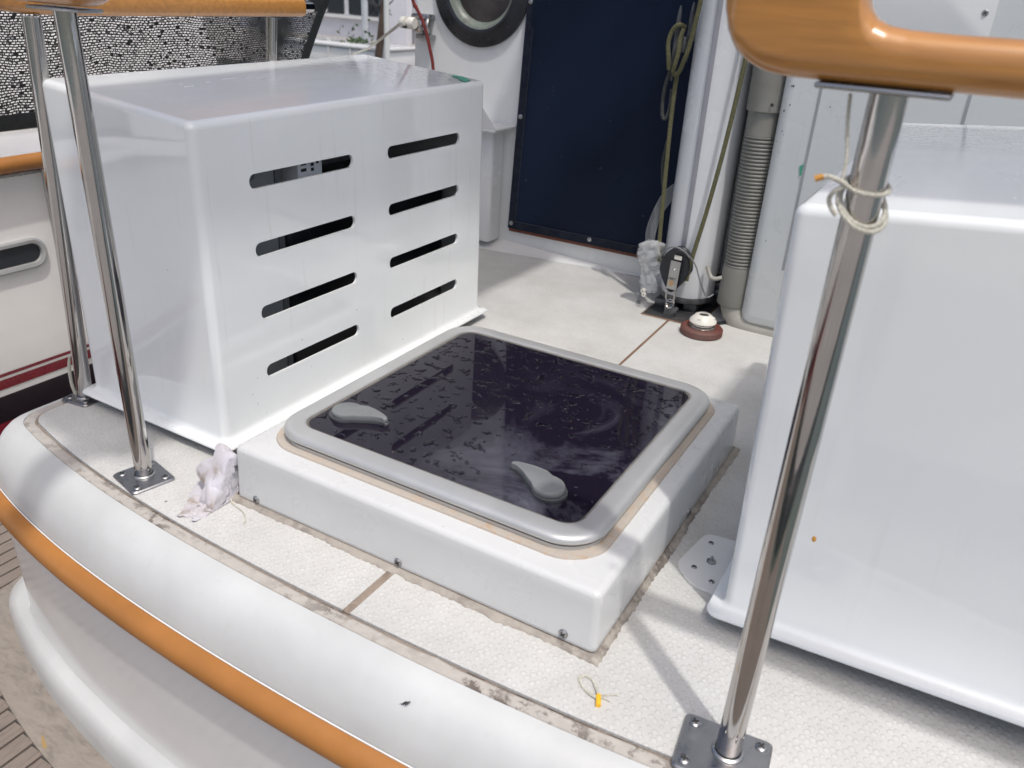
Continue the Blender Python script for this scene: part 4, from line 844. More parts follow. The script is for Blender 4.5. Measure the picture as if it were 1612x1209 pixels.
1422, 1211, 310, 1414, 1216, 257, 1403, 1219, 207, 1392, 1225, 156, 1388, 1245, 102, 1372, 1264, 49, 1540, 954, 54, 1544, 966, 118, 1556, 976, 177, 1570, 974, 225, 1574, 966, 279, 1571, 958, 343, 1561, 948, 408, 1550,
933, 467, 1552, 916, 517, 1565, 931, 548, 1558, 961, 566, 1574, 989, 592, 1549, 1009, 610, 1562, 1016, 670, 1564, 1004, 730, 1552, 1022, 772, 1522, 1038, 774, 1503, 1051, 757, 1499, 1081, 748, 1499, 1113, 740, 1499, 1145,
742, 1484, 1175, 746, 1454, 1170, 727, 1480, 1154, 694, 1496, 1133, 658, 1493, 1133, 614, 1487, 1150, 568, 1488, 1166, 521, 1489, 1171, 477, 1478, 1173, 429, 1476, 1193, 388, 1461, 1201, 339, 1454, 1206, 289, 1439, 1204, 235,
1428, 1210, 186, 1416, 1215, 138, 1400, 1222, 87, 1404, 1249, 48]
def towel():
    N = 38; q = np.array(TOWEL_POINTS).reshape(-1, 3)/10000+np.array([-1.15, .70, 0])
    q[:, 0] = np.minimum(-.9935+.0006*np.sin(q[:, 2]*300), -.9925+(q[:, 0]+.9925)*(1.0+.75*np.minimum(1, q[:, 2]/.05))+.026); q[:, 2] *= .93; q[:, 1] = np.minimum(.884, .862+(q[:, 1]-.8342)*1.22); q[:, 0] += .006*(q[:, 1] > .82)
    F_ = [(i*N+j, (i+1)*N+j, (i+1)*N+j+1, i*N+j+1) for i in range(N-1) for j in range(N-1)]
    m = MB(); m.add([tuple(v) for v in q], F_)
    q2 = q.copy(); q2[:, 0] = -2.024-q[:, 0]; q2[:, 1] = q[:, 1]+.004; q2[:, 2] = .004+(q[:, 2]-.004)*1.06
    lim = -.9938+.0008*np.sin(q2[:, 2]*260); q2[:, 0] = np.where(q2[:, 0] > lim, lim+(q2[:, 0]-lim)*.02, q2[:, 0])
    m.add([tuple(v) for v in q2], F_); return m
o = towel().build('crumpled_towel', TOWEL, None, True, 0, 180)
md = o.modifiers.new('s', 'SUBSURF'); md.levels = md.render_levels = 1
md = o.modifiers.new('t', 'SOLIDIFY'); md.thickness = .0016
tag(o, 'crumpled dirty pale lilac cleaning cloth against the corner of the hatch coaming', 'cloth')

# ------------------------------------------------------------------ cabin bulkhead
bulk = thing('cabin_bulkhead', 'white cabin wall with black ringed round porthole', 'cabin wall', (-1.4, 2.5, 0))
WY = 2.485
pc = Vector((-1.547, WY, .845)); RO, RI = .182, .128
m = MB()
xs0, xs1, z0, z1 = -1.80, -.60, -.06, 2.2
hole = [(pc.x+(RI+.004)*math.cos(2*PI*k/48), WY, pc.z+(RI+.004)*math.sin(2*PI*k/48)) for k in range(48)]
bm = bmesh.new()
ov = [bm.verts.new(p) for p in ((xs0, WY, z0), (xs1, WY, z0), (xs1, WY, z1), (xs0, WY, z1))]; hv = [bm.verts.new(p) for p in hole]
es = [bm.edges.new((ov[i], ov[(i+1) % 4])) for i in range(4)]+[bm.edges.new((hv[i], hv[(i+1) % 48])) for i in range(48)]
bmesh.ops.triangle_fill(bm, edges=es, use_beauty=True)
m.add([v.co.copy() for v in bm.verts], [tuple(v.index for v in f.verts) for f in (bm.verts.index_update() or bm.faces)]); bm.free()
k = len(m.v)
m.loft([hole, [(p[0], WY+.05, p[2]) for p in hole]])
m.loft([[(xs0-.028*math.sin(a), WY+.028-.028*math.cos(a), z) for a in [PI/2*j/6 for j in range(7)]]+[(xs0-.028, WY+.6, z)] for z in (z0, z1)], False)
m.build('wall', WALLP, bulk, True, 0, 40)
m = MB(); m.lathe([(RO, 0), (RO, .010), (RO-.006, .014), (RI+.016, .016), (RI+.008, .020), (RI, .018), (RI-.002, .002)], pc, 'y', 64, False); ring = m.build('porthole_ring', BLKRING, bulk)
m = MB(); m.lathe([(RI, .012), (RI-.008, .008), (RI-.012, -.004), (RI-.020, -.010), (RI-.022, -.018)], pc, 'y', 64, False); m.build('inner_rim', OXID, ring)
m = MB(); m.lathe([(RI, -.02), (.0005, -.02)], pc, 'y', 64, False); m.build('porthole_glass', PGLASS, ring)
for k in range(12):
    a = 2*PI*k/12+R_(15); screw(ring, (pc.x+.16*math.cos(a), WY-.0152, pc.z+.16*math.sin(a)), 'y', .0052, .0012, m=BLKRING)
m = MB(); m.box((-1.10, 2.1, 1.46), (.9, 2.484, 1.49), .008); m.build('shade_overhang', GEL, bulk)  # unseen slab added above the frame to keep the wall in shade
# corner box and little fold-down shelf half hidden by the slotted cover
wb = thing('wall_box', 'white moulded box with small folded shelf on the cabin wall, behind the slotted cover', 'box', (-1.5, 2.42, 0))
m = MB(); m.box((-1.62, 2.40, .028), (-1.432, 2.4845, .418), .014); m.build('body', WALLP, wb)
m = MB(); m.box((-1.60, 2.345, .4185), (-1.392, 2.4845, .428), .003); m.prism([(-1.455, 2.35, .4285), (-1.395, 2.35, .4285), (-1.455, 2.35, .50)], (0, .006, 0)); m.build('shelf', GEL, wb, False)

# canvas screen over the companionway
cs = thing('canvas_screen', 'navy blue canvas screen snapped over the cabin doorway', 'canvas screen', (-1.1, 2.475, 0))
CYY = WY-.012; m = MB(); A, B = 60, 90; x0, x1, za, zb = -1.392, -.66, .082, 1.9
vs = []
for i in range(A+1):
    for j in range(B+1):
        x = x0+(x1-x0)*i/A; z = za+(zb-za)*j/B
        xx = x+.028*((z-za)/.75)*(1 if i < A else 0)*(1-i/A)
        e = min(1, i/4, (A-i)/4, j/4)
        wv_ = .014*e*(noise.noise(Vector(((x*3-z*2.2)*1.6, (x+z)*.6, 3)))+.5*noise.noise(Vector(((x*3-z*2.2)*4, (x+z)*1.2, 8))))
        vs.append((xx, CYY-.002-.007*e-max(-.006, wv_), z))
m.add(vs, [(i*(B+1)+j, (i+1)*(B+1)+j, (i+1)*(B+1)+j+1, i*(B+1)+j+1) for i in range(A) for j in range(B)])
cv = m.build('canvas', NAVY, cs)
m = MB()
def xl(z): return x0+.028*((z-za)/.75)
hp = [(x0-.001, za-.002), (x1, za-.002), (x1, za+.026)]+[(xl(za+.026)+.028, za+.026), (xl(1.0)+.028, 1.0), (xl(1.88)+.028, 1.88), (xl(1.88)-.001, 1.88)]
m.prism([(p[0], CYY-.0075, p[1]) for p in hp], (0, .0012, 0)); m.build('hem', HEM, cs, False)
m = MB(); m.box((x0+.03, CYY-.0083, za+.0255), (x1, CYY-.0072, za+.0262)); m.prism([(xl(.11)+.0275, CYY-.0083, .108), (xl(.11)+.0282, CYY-.0083, .108), (xl(1.8)+.0282, CYY-.0083, 1.8), (xl(1.8)+.0275, CYY-.0083, 1.8)], (0, .001, 0)); m.build('stitching', THREAD, cs, False)
for (px, pz) in ((xl(.455)+.012, .463), (xl(.1)+.012, .099), (-1.073, .098), (-.80, .098), (xl(.81)+.012, .812)):
    m = MB(); m.lathe([(.0075, 0), (.0075, .002), (.005, .0035), (.0002, .0038)], (px, CYY-.0078, pz), 'y', 18); m.build('snap_fastener', STEELD, cs)
m = MB(); m.box((-1.395, WY-.009, .066), (-.64, WY-.0005, .0795), .002); m.build('sill_strip', BTEAK, cs)

# dark doorway recess and trim right of the mast
rec = thing('door_recess', 'dark slate door panel in shade between mast and locker, with brown trim', 'door panel', (-.5, 2.48, 0))
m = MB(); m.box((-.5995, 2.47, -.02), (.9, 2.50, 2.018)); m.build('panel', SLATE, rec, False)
m = MB(); m.box((-.5995, 2.452, .0), (-.577, 2.4695, 2.0), .002); m.build('trim', BTEAK, rec)

# ------------------------------------------------------------------ fairlead with roller and red rope
fl = thing('fairlead', 'stainless fairlead with white roller at the left end of the cabin wall', 'fairlead', (-1.78, 2.44, .7))
m = MB(); m.box((-1.79, 2.452, .672), (-1.725, 2.4845, .688), .004); m.box((-1.80, 2.44, .735), (-1.728, 2.4845, .752), .005)
m.tube(catmull([(-1.735, 2.45, .745), (-1.722, 2.43, .735), (-1.718, 2.42, .718), (-1.722, 2.43, .70), (-1.74, 2.45, .69)], 5), .007, 10); m.build('bracket', STEELD, fl)
m = MB(); m.box((-1.776, 2.425, .69), (-1.745, 2.4845, .735), .006); m.build('housing', STEEL, fl)
m = MB(); m.lathe([(.0165, -.026), (.019, -.022), (.019, -.004), (.010, -.002), (.010, .006), (.019, .008), (.019, .026), (.0165, .03)], (-1.79, 2.41, .722), 'x', 28); m.build('roller', WPLAST, fl)
m = MB(); m.tube([(-1.79, 2.405, .71), (-1.79, 2.385, .71)], .0035, 8); m.build('pin', DARKSLOT, fl)
m = MB(); m.tube(catmull([(-1.86, 2.3, 1.25), (-1.735, 2.35, .82), (-1.712, 2.35, .775), (-1.679, 2.35, .722), (-1.658, 2.352, .655), (-1.642, 2.35, .59), (-1.635, 2.34, .45), (-1.64, 2.3, .2)], 8), .0055, 10)
tag(m.build('red_rope', REDROPE, None), 'red braided rope hanging down the cabin wall beside the porthole', 'rope')

# ------------------------------------------------------------------ mast and gear
MX, MY, MR = -.668, 2.318, .084
mast = thing('mast', 'white aluminium mast with grey luff track standing on the dark deck plate', 'mast', (MX, MY, 0))
def mring(z, s_=1., h=1.):
    pts = []
    for k in range(40):
        a = 2*PI*k/40; pts.append((MX+MR*s_*math.cos(a), MY+MR*1.08*s_*math.sin(a), z))
    return pts
m = MB(); m.loft([mring(.050, .90), mring(.052, .96), mring(.075, .99), mring(.13, 1.0), mring(2.0), mring(3.4)], True, True, True); m.build('tube', MASTP, mast)
m = MB(); m.box((MX-.013, MY-MR*1.08-.0035, .20), (MX+.001, MY-MR*1.08+.012, 3.4), .001); m.build('luff_track', TRACK, mast)
m = MB(); m.loft([mring(.028, .82), mring(.034, .95), mring(.047, .98), mring(.0515, .965)], True, True, True); m.build('foot_ring', CAST, mast)
m = MB(); m.box((MX-.075, MY-.075, .006), (MX-.012, MY+.06, .03), .004); m.box((MX+.01, MY-.06, .006), (MX+.05, MY+.06, .03), .004); m.build('foot', CAST, mast)
m = MB(); m.box((-.745, 2.155, .0035), (-.582, 2.462, .0065), .001); pt = m.build('mast_step', BLKPLATE, None)
tag(pt, 'dark square step plate on the deck beneath the white mast', 'plate')
m = MB(); m.loft([rrect(-.6635, 2.3085, .0865, .1585, .003, .0045, 2), rrect(-.6635, 2.3085, .082, .154, .003, .0068, 2)], True); m.build('plate_sealant', RUST, pt)
# cleats on the port side of the mast
def cleat(c, label, L=.19):
    t = thing('horn_cleat', label, 'cleat', c, 'grey horn cleats on the mast')
    c = Vector(c); P = [c+Vector((0, 0, -L*.5)), c+Vector((-.001, 0, -L*.3)), c, c+Vector((-.001, 0, L*.3)), c+Vector((0, 0, L*.5))]
    m = MB(); pp = catmull(P, 5); n_ = len(pp); m.tube(pp, [.0018+.0058*math.sin(PI*min(1, max(0, i/(n_-1))))**.7 for i in range(n_)], 10); m.build('horns', CAST, t)
    m = MB(); m.box((c.x, c.y-.008, c.z-.02), (c.x+.028, c.y+.008, c.z+.02), .004); m.build('base', CAST, t)
    m = MB(); m.lathe([(.005, 0), (.003, -.003), (.0002, -.003)], (c.x+.015, c.y-.008, c.z+.012), 'y', 10); m.build('bolt', STEELD, t)
cleat((-.797, 2.285, .735), 'dark horn cleat wrapped in olive rope, left one of the pair on the mast')
cleat((-.772, 2.315, .765), 'dark horn cleat nearest the mast tube, right one of the pair', .15)
hl = thing('halyard', 'olive halyard wrapped on the cleats and running down the left side of the mast', 'rope', (-.76, 2.28, .7), 'olive halyards on the mast')
m = MB(); m.tube(catmull([(-.70, 2.215, 1.5), (-.715, 2.222, 1.0), (-.727, 2.23, .85), (-.745, 2.245, .74), (-.756, 2.25, .70), (-.77, 2.262, .668), (-.784, 2.268, .66), (-.795, 2.28, .672)], 8), .0062, 9); m.build('upper_fall', OLIVE, hl)
m = MB(); m.tube(catmull([(-.775, 2.28, .778), (-.79, 2.265, .783), (-.806, 2.265, .766), (-.812, 2.265, .735), (-.806, 2.265, .70), (-.802, 2.27, .67)], 6), .0062, 9); m.build('turn', OLIVE, hl)
m = MB(); m.tube(catmull([(-.772, 2.26, .775), (-.778, 2.258, .75), (-.777, 2.255, .715), (-.782, 2.255, .685), (-.788, 2.262, .665)], 6), .0062, 9); m.build('turn', OLIVE, hl)
m = MB(); m.tube(catmull([(-.781, 2.28, .66), (-.780, 2.275, .60), (-.776, 2.27, .5), (-.768, 2.262, .38), (-.755, 2.25, .2), (-.738, 2.225, .15)], 8), .0062, 9); m.build('lower_fall', OLIVE, hl)
m = MB(); m.tube(catmull([(-.80, 2.28, .672), (-.81, 2.28, .63), (-.812, 2.28, .58), (-.806, 2.28, .545), (-.796, 2.28, .543), (-.789, 2.28, .57), (-.79, 2.28, .62)], 6), .0052, 8); m.tube(catmull([(-.785, 2.285, .48), (-.79, 2.285, .42), (-.782, 2.285, .36), (-.772, 2.28, .34)], 6), .004, 8); m.build('hanging_bight', OLIVED, hl)
m = MB(); m.tube(catmull([(-.556, 2.23, 1.5), (-.572, 2.215, .9), (-.582, 2.21, .715), (-.597, 2.205, .502), (-.615, 2.20, .33), (-.634, 2.195, .19), (-.640, 2.192, .12)], 8), .0062, 9)
tag(m.build('halyard', OLIVE, None), 'straight olive halyard running down the right side of the mast to the pulley block', 'rope', 'olive halyards on the mast')
# pulley block
blk = thing('pulley_block', 'black cheeked pulley block shackled upright at the foot of the mast', 'pulley block', (-.675, 2.185, 0))
def egg(y, s_=1.):
    pts = []
    for k in range(36):
        a = 2*PI*k/36; rx = .044; px = math.sin(a)*rx; pz = math.cos(a)*.064
        if pz < 0: px *= 1-.50*(-pz/.064)**1.1; pz *= 1.05
        # lean with the line of the strap
        pts.append((-.676+(px*s_)+(pz*s_)*.03, y, .147+pz*s_))
    return pts
m = MB(); m.loft([egg(2.176, .90), egg(2.174, .97), egg(2.178, 1.0), egg(2.186, 1.0), egg(2.189, .97)], True, True, True); ck = m.build('cheek', BLACKP, blk)
m = MB(); m.loft([egg(2.189, .9), egg(2.2, .9)], True, True, True); m.build('sheave', WPLAST, blk)
m = MB(); m.loft([egg(2.201, .97), egg(2.203, 1.0), egg(2.212, 1.0), egg(2.214, .95)], True, True, True); m.build('cheek', BLACKP, blk)
tt = Vector((-.669, 2.170, .150)); dz = Vector((.035, 0, 1)).normalized(); dx = Vector((1, 0, -.035)).normalized()
def sq(cx_, cz_, w_, h_, y): c_ = tt+dx*cx_+dz*cz_; return [(c_+dx*a*w_/2+dz*b*h_/2).to_tuple()[0:1]+(y,)+(((c_+dx*a*w_/2+dz*b*h_/2).z),) for a, b in ((-1, -1), (1, -1), (1, 1), (-1, 1))]
m = MB(); m.prism(sq(-.003, -.016, .030, .084, 2.168), (0, .005, 0)); stp = m.build('strap', STEELD, blk, False, .001)
m = MB(); m.prism(sq(0, .037, .022, .012, 2.1705), (0, .003, 0)); m.build('sheave_window', WPLAST, blk, False, .001)
m = MB(); c_ = tt+dx*-.004+dz*.001; m.lathe([(.0045, 0), (.003, .002), (.0002, .002)], (c_.x, 2.168, c_.z), 'y', 12); m.build('rivet', STEEL, stp)
m = MB(); m.prism([((tt+dx*(a-.006)+dz*(b-.038)).x, 2.1672, (tt+dx*(a-.006)+dz*(b-.038)).z) for a, b in ((-.008, .006), (.008, .006), (.007, -.004), (.004, -.010), (-.004, -.010), (-.007, -.004))], (0, .001, 0)); m.build('emblem', simple('tan_emblem', (.42, .28, .15), .5), stp, False)
cu = bpy.data.curves.new('maker_text', 'FONT'); cu.body = 'HOLT'; cu.size = .0085; cu.align_x = 'CENTER'; cu.extrude = .0003
to = bpy.data.objects.new('maker_text', cu); col.objects.link(to); bpy.context.view_layer.update()
me = bpy.data.meshes.new_from_object(to.evaluated_get(bpy.context.evaluated_depsgraph_get())); bpy.data.objects.remove(to)
to = bpy.data.objects.new('lettering', me); col.objects.link(to); me.materials.clear(); me.materials.append(DARKSLOT)
to.parent = stp; to.location = (tt.x-.006-blk.location.x, 2.1666-blk.location.y, tt.z-.0285); to.rotation_euler = (PI/2, 0, 0)
def ushape(cx_, y, z0_, w_, h_, r, flip=1, ax='x'):
    pts = [(cx_-w_, y, z0_+h_*flip)]+[(cx_-w_*math.cos(a), y, z0_-w_*math.sin(a)*flip*1.0) for a in [PI*k/8 for k in range(9)]]+[(cx_+w_, y, z0_+h_*flip)]
    return pts
m = MB(); m.tube(ushape(-.677, 2.182, .062, .0125, .026, .003), .0035, 8); m.tube([(-.694, 2.182, .088), (-.660, 2.182, .088)], .0035, 8); m.build('shackle', STEELD, blk)
m = MB(); m.tube([(x, 2.182+(i-4)*.0, z) for i, (x, y, z) in enumerate(ushape(-.675, 2.182, .045, .010, -.025, .003))] , .0035, 8); m.tube([(-.675+.011*math.cos(a), 2.182+.006*math.sin(a), .045+.012*math.sin(a)) for a in [2*PI*k/16 for k in range(16)]], .003, 7, closed=True); m.build('shackle', STEEL, blk)
m = MB(); m.prism([(-.690, 2.178, .0065), (-.655, 2.178, .0065), (-.660, 2.178, .035), (-.670, 2.178, .045), (-.684, 2.178, .04)], (0, .006, 0)); m.tube([(-.655, 2.17, .03), (-.655, 2.19, .03)], .006, 10); m.build('deck_eye', CAST, blk, False)
m = MB(); m.tube(catmull([(-.728, 2.19, .165), (-.705, 2.17, .205), (-.675, 2.165, .218), (-.645, 2.17, .205), (-.62, 2.19, .17), (-.605, 2.2, .13), (-.59, 2.215, .09), (-.578, 2.22, .075), (-.565, 2.23, .085)], 6), .0022, 7)
tag(m.build('bungee_cord', GREYCAB, None), 'thin grey cord looped over the top of the pulley block', 'cord')
# cables beside the mast
m = MB()
for k in range(5):
    o_ = .006*k
    m.tube(catmull([(-.752+o_*.2, 2.33, .36-o_), (-.785+o_*.7, 2.32, .325-o_*1.2), (-.808+o_, 2.31, .26), (-.815+o_, 2.30, .20), (-.80+o_*.5, 2.30, .13), (-.79, 2.3, .06)], 7), .0038, 7)
tag(m.build('cable_bundle', GREYCAB, None), 'bundle of grey cables curving out from behind the left side of the mast', 'cables')
m = MB(); m.tube(catmull([(-.80, 2.29, .12), (-.795, 2.27, .06), (-.79, 2.24, .012), (-.79, 2.225, .008)], 6), .0055, 8); tag(m.build('cable_end', GREYCAB, None), 'stubby grey cable end touching the deck under the plastic bag', 'cable')
m = MB(); rg = []
bz_ = [.044, .045, .052, .07, .095, .115, .13, .15, .17, .19, .203, .205]; br_ = [.004, .018, .024, .022, .019, .020, .028, .034, .036, .032, .02, .004]
for i in range(34):
    z = .205-.161*i/33; r = float(np.interp(z, bz_, br_)); dx_ = float(np.interp(z, [.044, .095, .15, .205], [.014, .008, 0, .01]))
    ring_ = []
    for k in range(28):
        a = 2*PI*k/28; q = 1+.5*noise.noise(Vector((math.cos(a)*2.6, math.sin(a)*2.6, z*55)))+.3*noise.noise(Vector((math.cos(a)*6, math.sin(a)*6, z*110)))+.14*math.sin(a*7+z*60)*(1 if z < .13 else .2)
        ring_.append((-.776+dx_+r*q*math.cos(a), 2.235+r*q*.8*math.sin(a), z))
    rg.append(ring_)
m.loft(rg, True, True, True); bgo = m.build('plastic_bag', BAG, None, True, 0, 180); tag(bgo, 'crumpled clear plastic bag tied round fittings beside the pulley block', 'plastic bag')
m = MB(); m.lathe([(.0065, -.004), (.0065, .004), (.0025, .0042), (.0025, -.0042)], (-.768, 2.2, .058), 'y', 14); m.lathe([(.0065, -.004), (.0065, .004), (.0025, .0042), (.0025, -.0042)], (-.764, 2.2, .047), 'y', 14)
tag(m.build('cable_ferrules', WPLAST, None), 'two tiny white ferrules at the bottom of the plastic bag', 'ferrules')

# ------------------------------------------------------------------ hose
hs = thing('drain_hose', 'grey corrugated hose rising in a white cabin corner right of the mast', 'hose', (-.52, 2.25, 0))
HX, HY = -.519, 2.262
def hpt(z): return (HX-.010*min(1, max(0, (z-.15)/.5))*1.0+.004, HY, z)
m = MB(); rg = []; n_ = 37; z = .172
prof = []
for k in range(n_):
    for q, rr in ((0, .0375), (.25, .041), (.5, .0425), (.75, .041)): prof.append((z+(k+q)*.0098, rr))
for z_, rr in prof:
    c_ = hpt(z_); rg.append([(c_[0]+rr*math.cos(2*PI*j/32), c_[1]+rr*math.sin(2*PI*j/32), z_) for j in range(32)])
m.loft(rg, True); m.build('corrugated_section', HOSE, hs, True, 0, 80)
def cyl(m, zs): 
    m.loft([[(hpt(z_)[0]+rr*math.cos(2*PI*j/32), hpt(z_)[1]+rr*math.sin(2*PI*j/32), z_) for j in range(32)] for z_, rr in zs], True, True, True)
m = MB(); cyl(m, [(.058, .0425), (.060, .0445), (.168, .0435), (.175, .041)]); m.build('lower_socket', HOSE, hs)
m = MB(); cyl(m, [(.533, .041), (.536, .0405), (.592, .040), (.594, .0455), (.596, .047), (.72, .047), (.9, .047), (1.2, .047)]); m.build('upper_socket', HOSE, hs)
m = MB(); m.lathe([(.0045, 0), (.0045, .0008), (.0002, .001)], (HX+.022, HY-.0445, .615), 'y', 12); m.lathe([(.0035, 0), (.0035, .0008), (.0002, .001)], (HX-.038, HY-.030, .612), 'y', 12); m.build('bolt_hole', DARKSLOT, hs)
m = MB(); m.tube(catmull([(HX+.008, HY, .075), (HX+.010, HY-.002, .05), (HX+.03, HY-.006, .018), (HX+.08, HY-.01, .006), (HX+.16, HY-.01, .004)], 8), .036, 24); m.build('elbow', PVC, hs)
m = MB(); m.tube(catmull([(-.6, 2.24, .16), (-.585, 2.235, .135), (-.57, 2.232, .13), (-.55, 2.235, .137)], 5), .006, 8); m.build('stub_pipe', PVC, hs)
m = MB()
for k in range(4): m.tube([(-.62, 2.32, .10-.02*k), (-.54, 2.30, .135-.02*k)], .0045, 7)
tag(m.build('black_cables', BLACKP, None), 'black cables passing between the mast foot and the grey hose', 'cables')
m = MB(); m.tube(catmull([(-.585, 2.14, .008), (-.56, 2.17, .008), (-.52, 2.23, .008), (-.47, 2.3, .008)], 6), .0055, 8); tag(m.build('black_cable', BLACKP, None), 'black cable on the deck leading from the round wooden fitting to the locker', 'cable')

# ------------------------------------------------------------------ locker
lk = thing('locker', 'tall white painted locker with vertical grooves right of the hose', 'locker', (0, 2.3, 0))
LX, LY = -.478, 2.212
def lring(o_, z, r): return rrect(.21, LY+.12, .69+o_, .12+o_, r, z, 5)
m = MB(); m.loft([lring(-.03, .022, .01), lring(-.013, .026, .02), lring(-.004, .036, .03), lring(0, .055, .032), lring(0, .9, .032), lring(0, 1.6, .032)], True, True, True); m.build('body', LOCK, lk)
m = MB()
for xx, za_, zb_ in ((-.385, .2, 1.2), (-.058, .2, .80)): m.box((xx-.0035, LY-.0012, za_), (xx+.0035, LY+.004, zb_))
m.build('groove', simple('groove_grey', (.30, .31, .33), .6), lk, False)
m = MB(); m.loft([[(p[0], LY-.0005, p[1]) for p in [(v[0], v[1]) for v in rrect(-.30, .99, .245, .205, .025, 0, 6)]], [(p[0], LY-.006, p[1]) for p in [(v[0], v[1]) for v in rrect(-.30, .99, .245, .205, .025, 0, 6)]], [(p[0], LY-.0075, p[1]) for p in [(v[0], v[1]) for v in rrect(-.30, .99, .242, .202, .023, 0, 6)]]], True, False, True)
pn = m.build('access_panel', WALLP, lk)
screw(pn, (-.075, LY-.0075, .855), 'y', .007, .002, m=STEELD); screw(pn, (-.52, LY-.0075, .855), 'y', .007, .002, m=STEELD)
m = MB(); m.prism([(-.398, LY-.001, .476), (-.388, LY-.001, .484), (-.389, LY-.001, .455), (-.393, LY-.001, .452)], (0, -.0012, 0)); m.build('tape_scrap', GREEN, lk, False)
m = MB()
rnd = random.Random(5)
for q in range(26):
    xx, zz_ = (rnd.uniform(-.465, -.452), rnd.uniform(.5, .72)) if q < 12 else (rnd.uniform(-.47, -.1), rnd.uniform(.06, .75))
    s_ = rnd.uniform(.0008, .003); m.prism([(xx, LY-.0003, zz_), (xx+s_, LY-.0003, zz_+s_*.4), (xx+s_*.8, LY-.0003, zz_+s_*2.2), (xx-s_*.3, LY-.0003, zz_+s_*1.4)], (0, -.0004, 0))
m.build('paint_chips', DARKSLOT, lk, False)

# ------------------------------------------------------------------ wooden round with white cap
wr = thing('deck_fitting', 'round red mahogany pad with white plastic vent cap on the deck by the mast', 'deck fitting', (-.553, 2.116, 0))
WC = (-.553, 2.116, .0035)
m = MB(); m.lathe([(.055, 0), (.059, .003), (.059, .017), (.054, .022), (.03, .021), (.0002, .021)], WC, 'z', 40); m.build('wooden_pad', MAHOG, wr)
m = MB(); m.lathe([(.036, .0205), (.037, .0235), (.034, .026), (.031, .027), (.034, .030), (.034, .033), (.028, .035), (.0002, .035)], WC, 'z', 40); m.build('steel_ring', STEEL, wr)
m = MB(); rg = []
for r, h in ((.034, .034), (.037, .037), (.035, .042), (.025, .052), (.017, .058), (.015, .058), (.014, .05)):
    rg.append([(WC[0]+(r+(.0012 if (k % 2) else 0))*math.cos(2*PI*k/48), WC[1]+(r+(.0012 if (k % 2) else 0))*math.sin(2*PI*k/48), WC[2]+h) for k in range(48)])
m.loft(rg, True, True, False)
for a in (.3, 2.6, 4.6): m.box((WC[0]+.026*math.cos(a)-.005, WC[1]+.026*math.sin(a)-.005, WC[2]+.04), (WC[0]+.026*math.cos(a)+.005, WC[1]+.026*math.sin(a)+.005, WC[2]+.052), .002)
m.build('vent_cap', WPLAST, wr)
m = MB(); m.lathe([(.0145, .054), (.0002, .053)], WC, 'z', 24, False); m.build('opening', DARKSLOT, wr)

# ------------------------------------------------------------------ boom with stowed sail overhead (out of frame; added to shade the slotted cover)
bmh = thing('shade_boom', 'boom with pale sail cover added above the frame to shade the slotted cover', 'shade_boom', (-.7, 1.2, 2.1))
m = MB(); rg = []
for i in range(22):
    t = i/21; y = 2.2-1.95*t; r = .24*(1-.3*t)*(.5+.5*min(1, t*8)); rg.append([(-.74+(r*(1+.05*noise.noise(Vector((a, y*4, 1)))))*math.cos(a), y, 2.2+r*.75*math.sin(a)) for a in [2*PI*k/20 for k in range(20)]])
m.loft(rg, True, True, True); m.build('shade_sail_cover', simple('pale_canvas', (.55, .55, .54), .9), bmh)
m = MB(); m.tube([(-.70, 2.25, 1.98), (-.74, .1, 1.98)], .045, 16); m.build('shade_spar', MASTP, bmh)

aw = thing('shade_awning', 'small pale awning added out of frame to shade the smooth cover', 'shade_awning', (.5, 1.1, 2))  # unseen canopy added overhead to put the smooth cover's top in shade
m = MB(); m.prism([(.24, .74, 2.0), (.95, .74, 2.04), (.95, 1.45, 2.04), (.24, 1.45, 2.0)], (0, 0, .004)); m.build('cloth', simple('shade_awning_cloth', (.6, .6, .58), .9), aw, False)
m = MB(); m.tube([(.95, .72, .0), (.95, .72, 2.04)], .012, 10); m.tube([(.95, 1.6, .0), (.95, 1.6, 2.04)], .012, 10); m.build('poles', STEEL, aw)
# small details: hair, scuffs, water beads
m = MB(); m.tube(catmull([(-1.369, .9155, .33), (-1.339, .916, .324), (-1.308, .915, .303), (-1.263, .9145, .288)], 6), .0007, 5); tag(m.build('plant_fibre', simple('dry_fibre', (.3, .24, .16), .8), None), 'thin brown fibre stuck to the end wall of the slotted cover', 'fibre')
rnd = random.Random(21); m = MB()
for k in range(120):
    if k < 60: c_ = (rnd.uniform(-1.47, -1.14), 'e', rnd.uniform(.08, .58))
    elif k < 95: c_ = (rnd.uniform(.93, 1.8), 's', rnd.uniform(.05, .6))
    else: c_ = (rnd.uniform(.93, 1.3), 's', rnd.uniform(.05, .6))
    rr = rnd.uniform(.0006, .0017); z_ = c_[2]; dr = .015*max(0, (z_-.048)/.58)
    P_ = (c_[0], .912+dr+.0004, z_) if c_[1] == 'e' else (-1.109-dr-.0004, c_[0], z_) if c_[1] == 's' else (c_[0], hy0+.0018, z_)
    ax_ = 'x' if c_[1] == 's' else 'y'
    if ax_ == 'x' and any(abs(z_-q[2]) < .02 for q in sl_): continue
    m.lathe([(rr, 0), (rr*.9, rr*.35), (rr*.5, rr*.6), (.00005, rr*.68)], P_, ax_, 10)
tag(m.build('water_beads', WATER, None), 'tiny clear water beads on the white walls', 'water beads', kind='stuff')
m = MB()
for k in range(6): x_ = -.492+.0036*k; z_ = -.030+.0022*k; m.tube([(x_-.002, yc(x_)-.0485-.0005*k, z_-.004), (x_+.003, yc(x_)-.0455-.0002*k, z_+.001)], .0006+.0003*(k % 2), 5)
m.build('scuff_mark', DARKSLOT, hull)

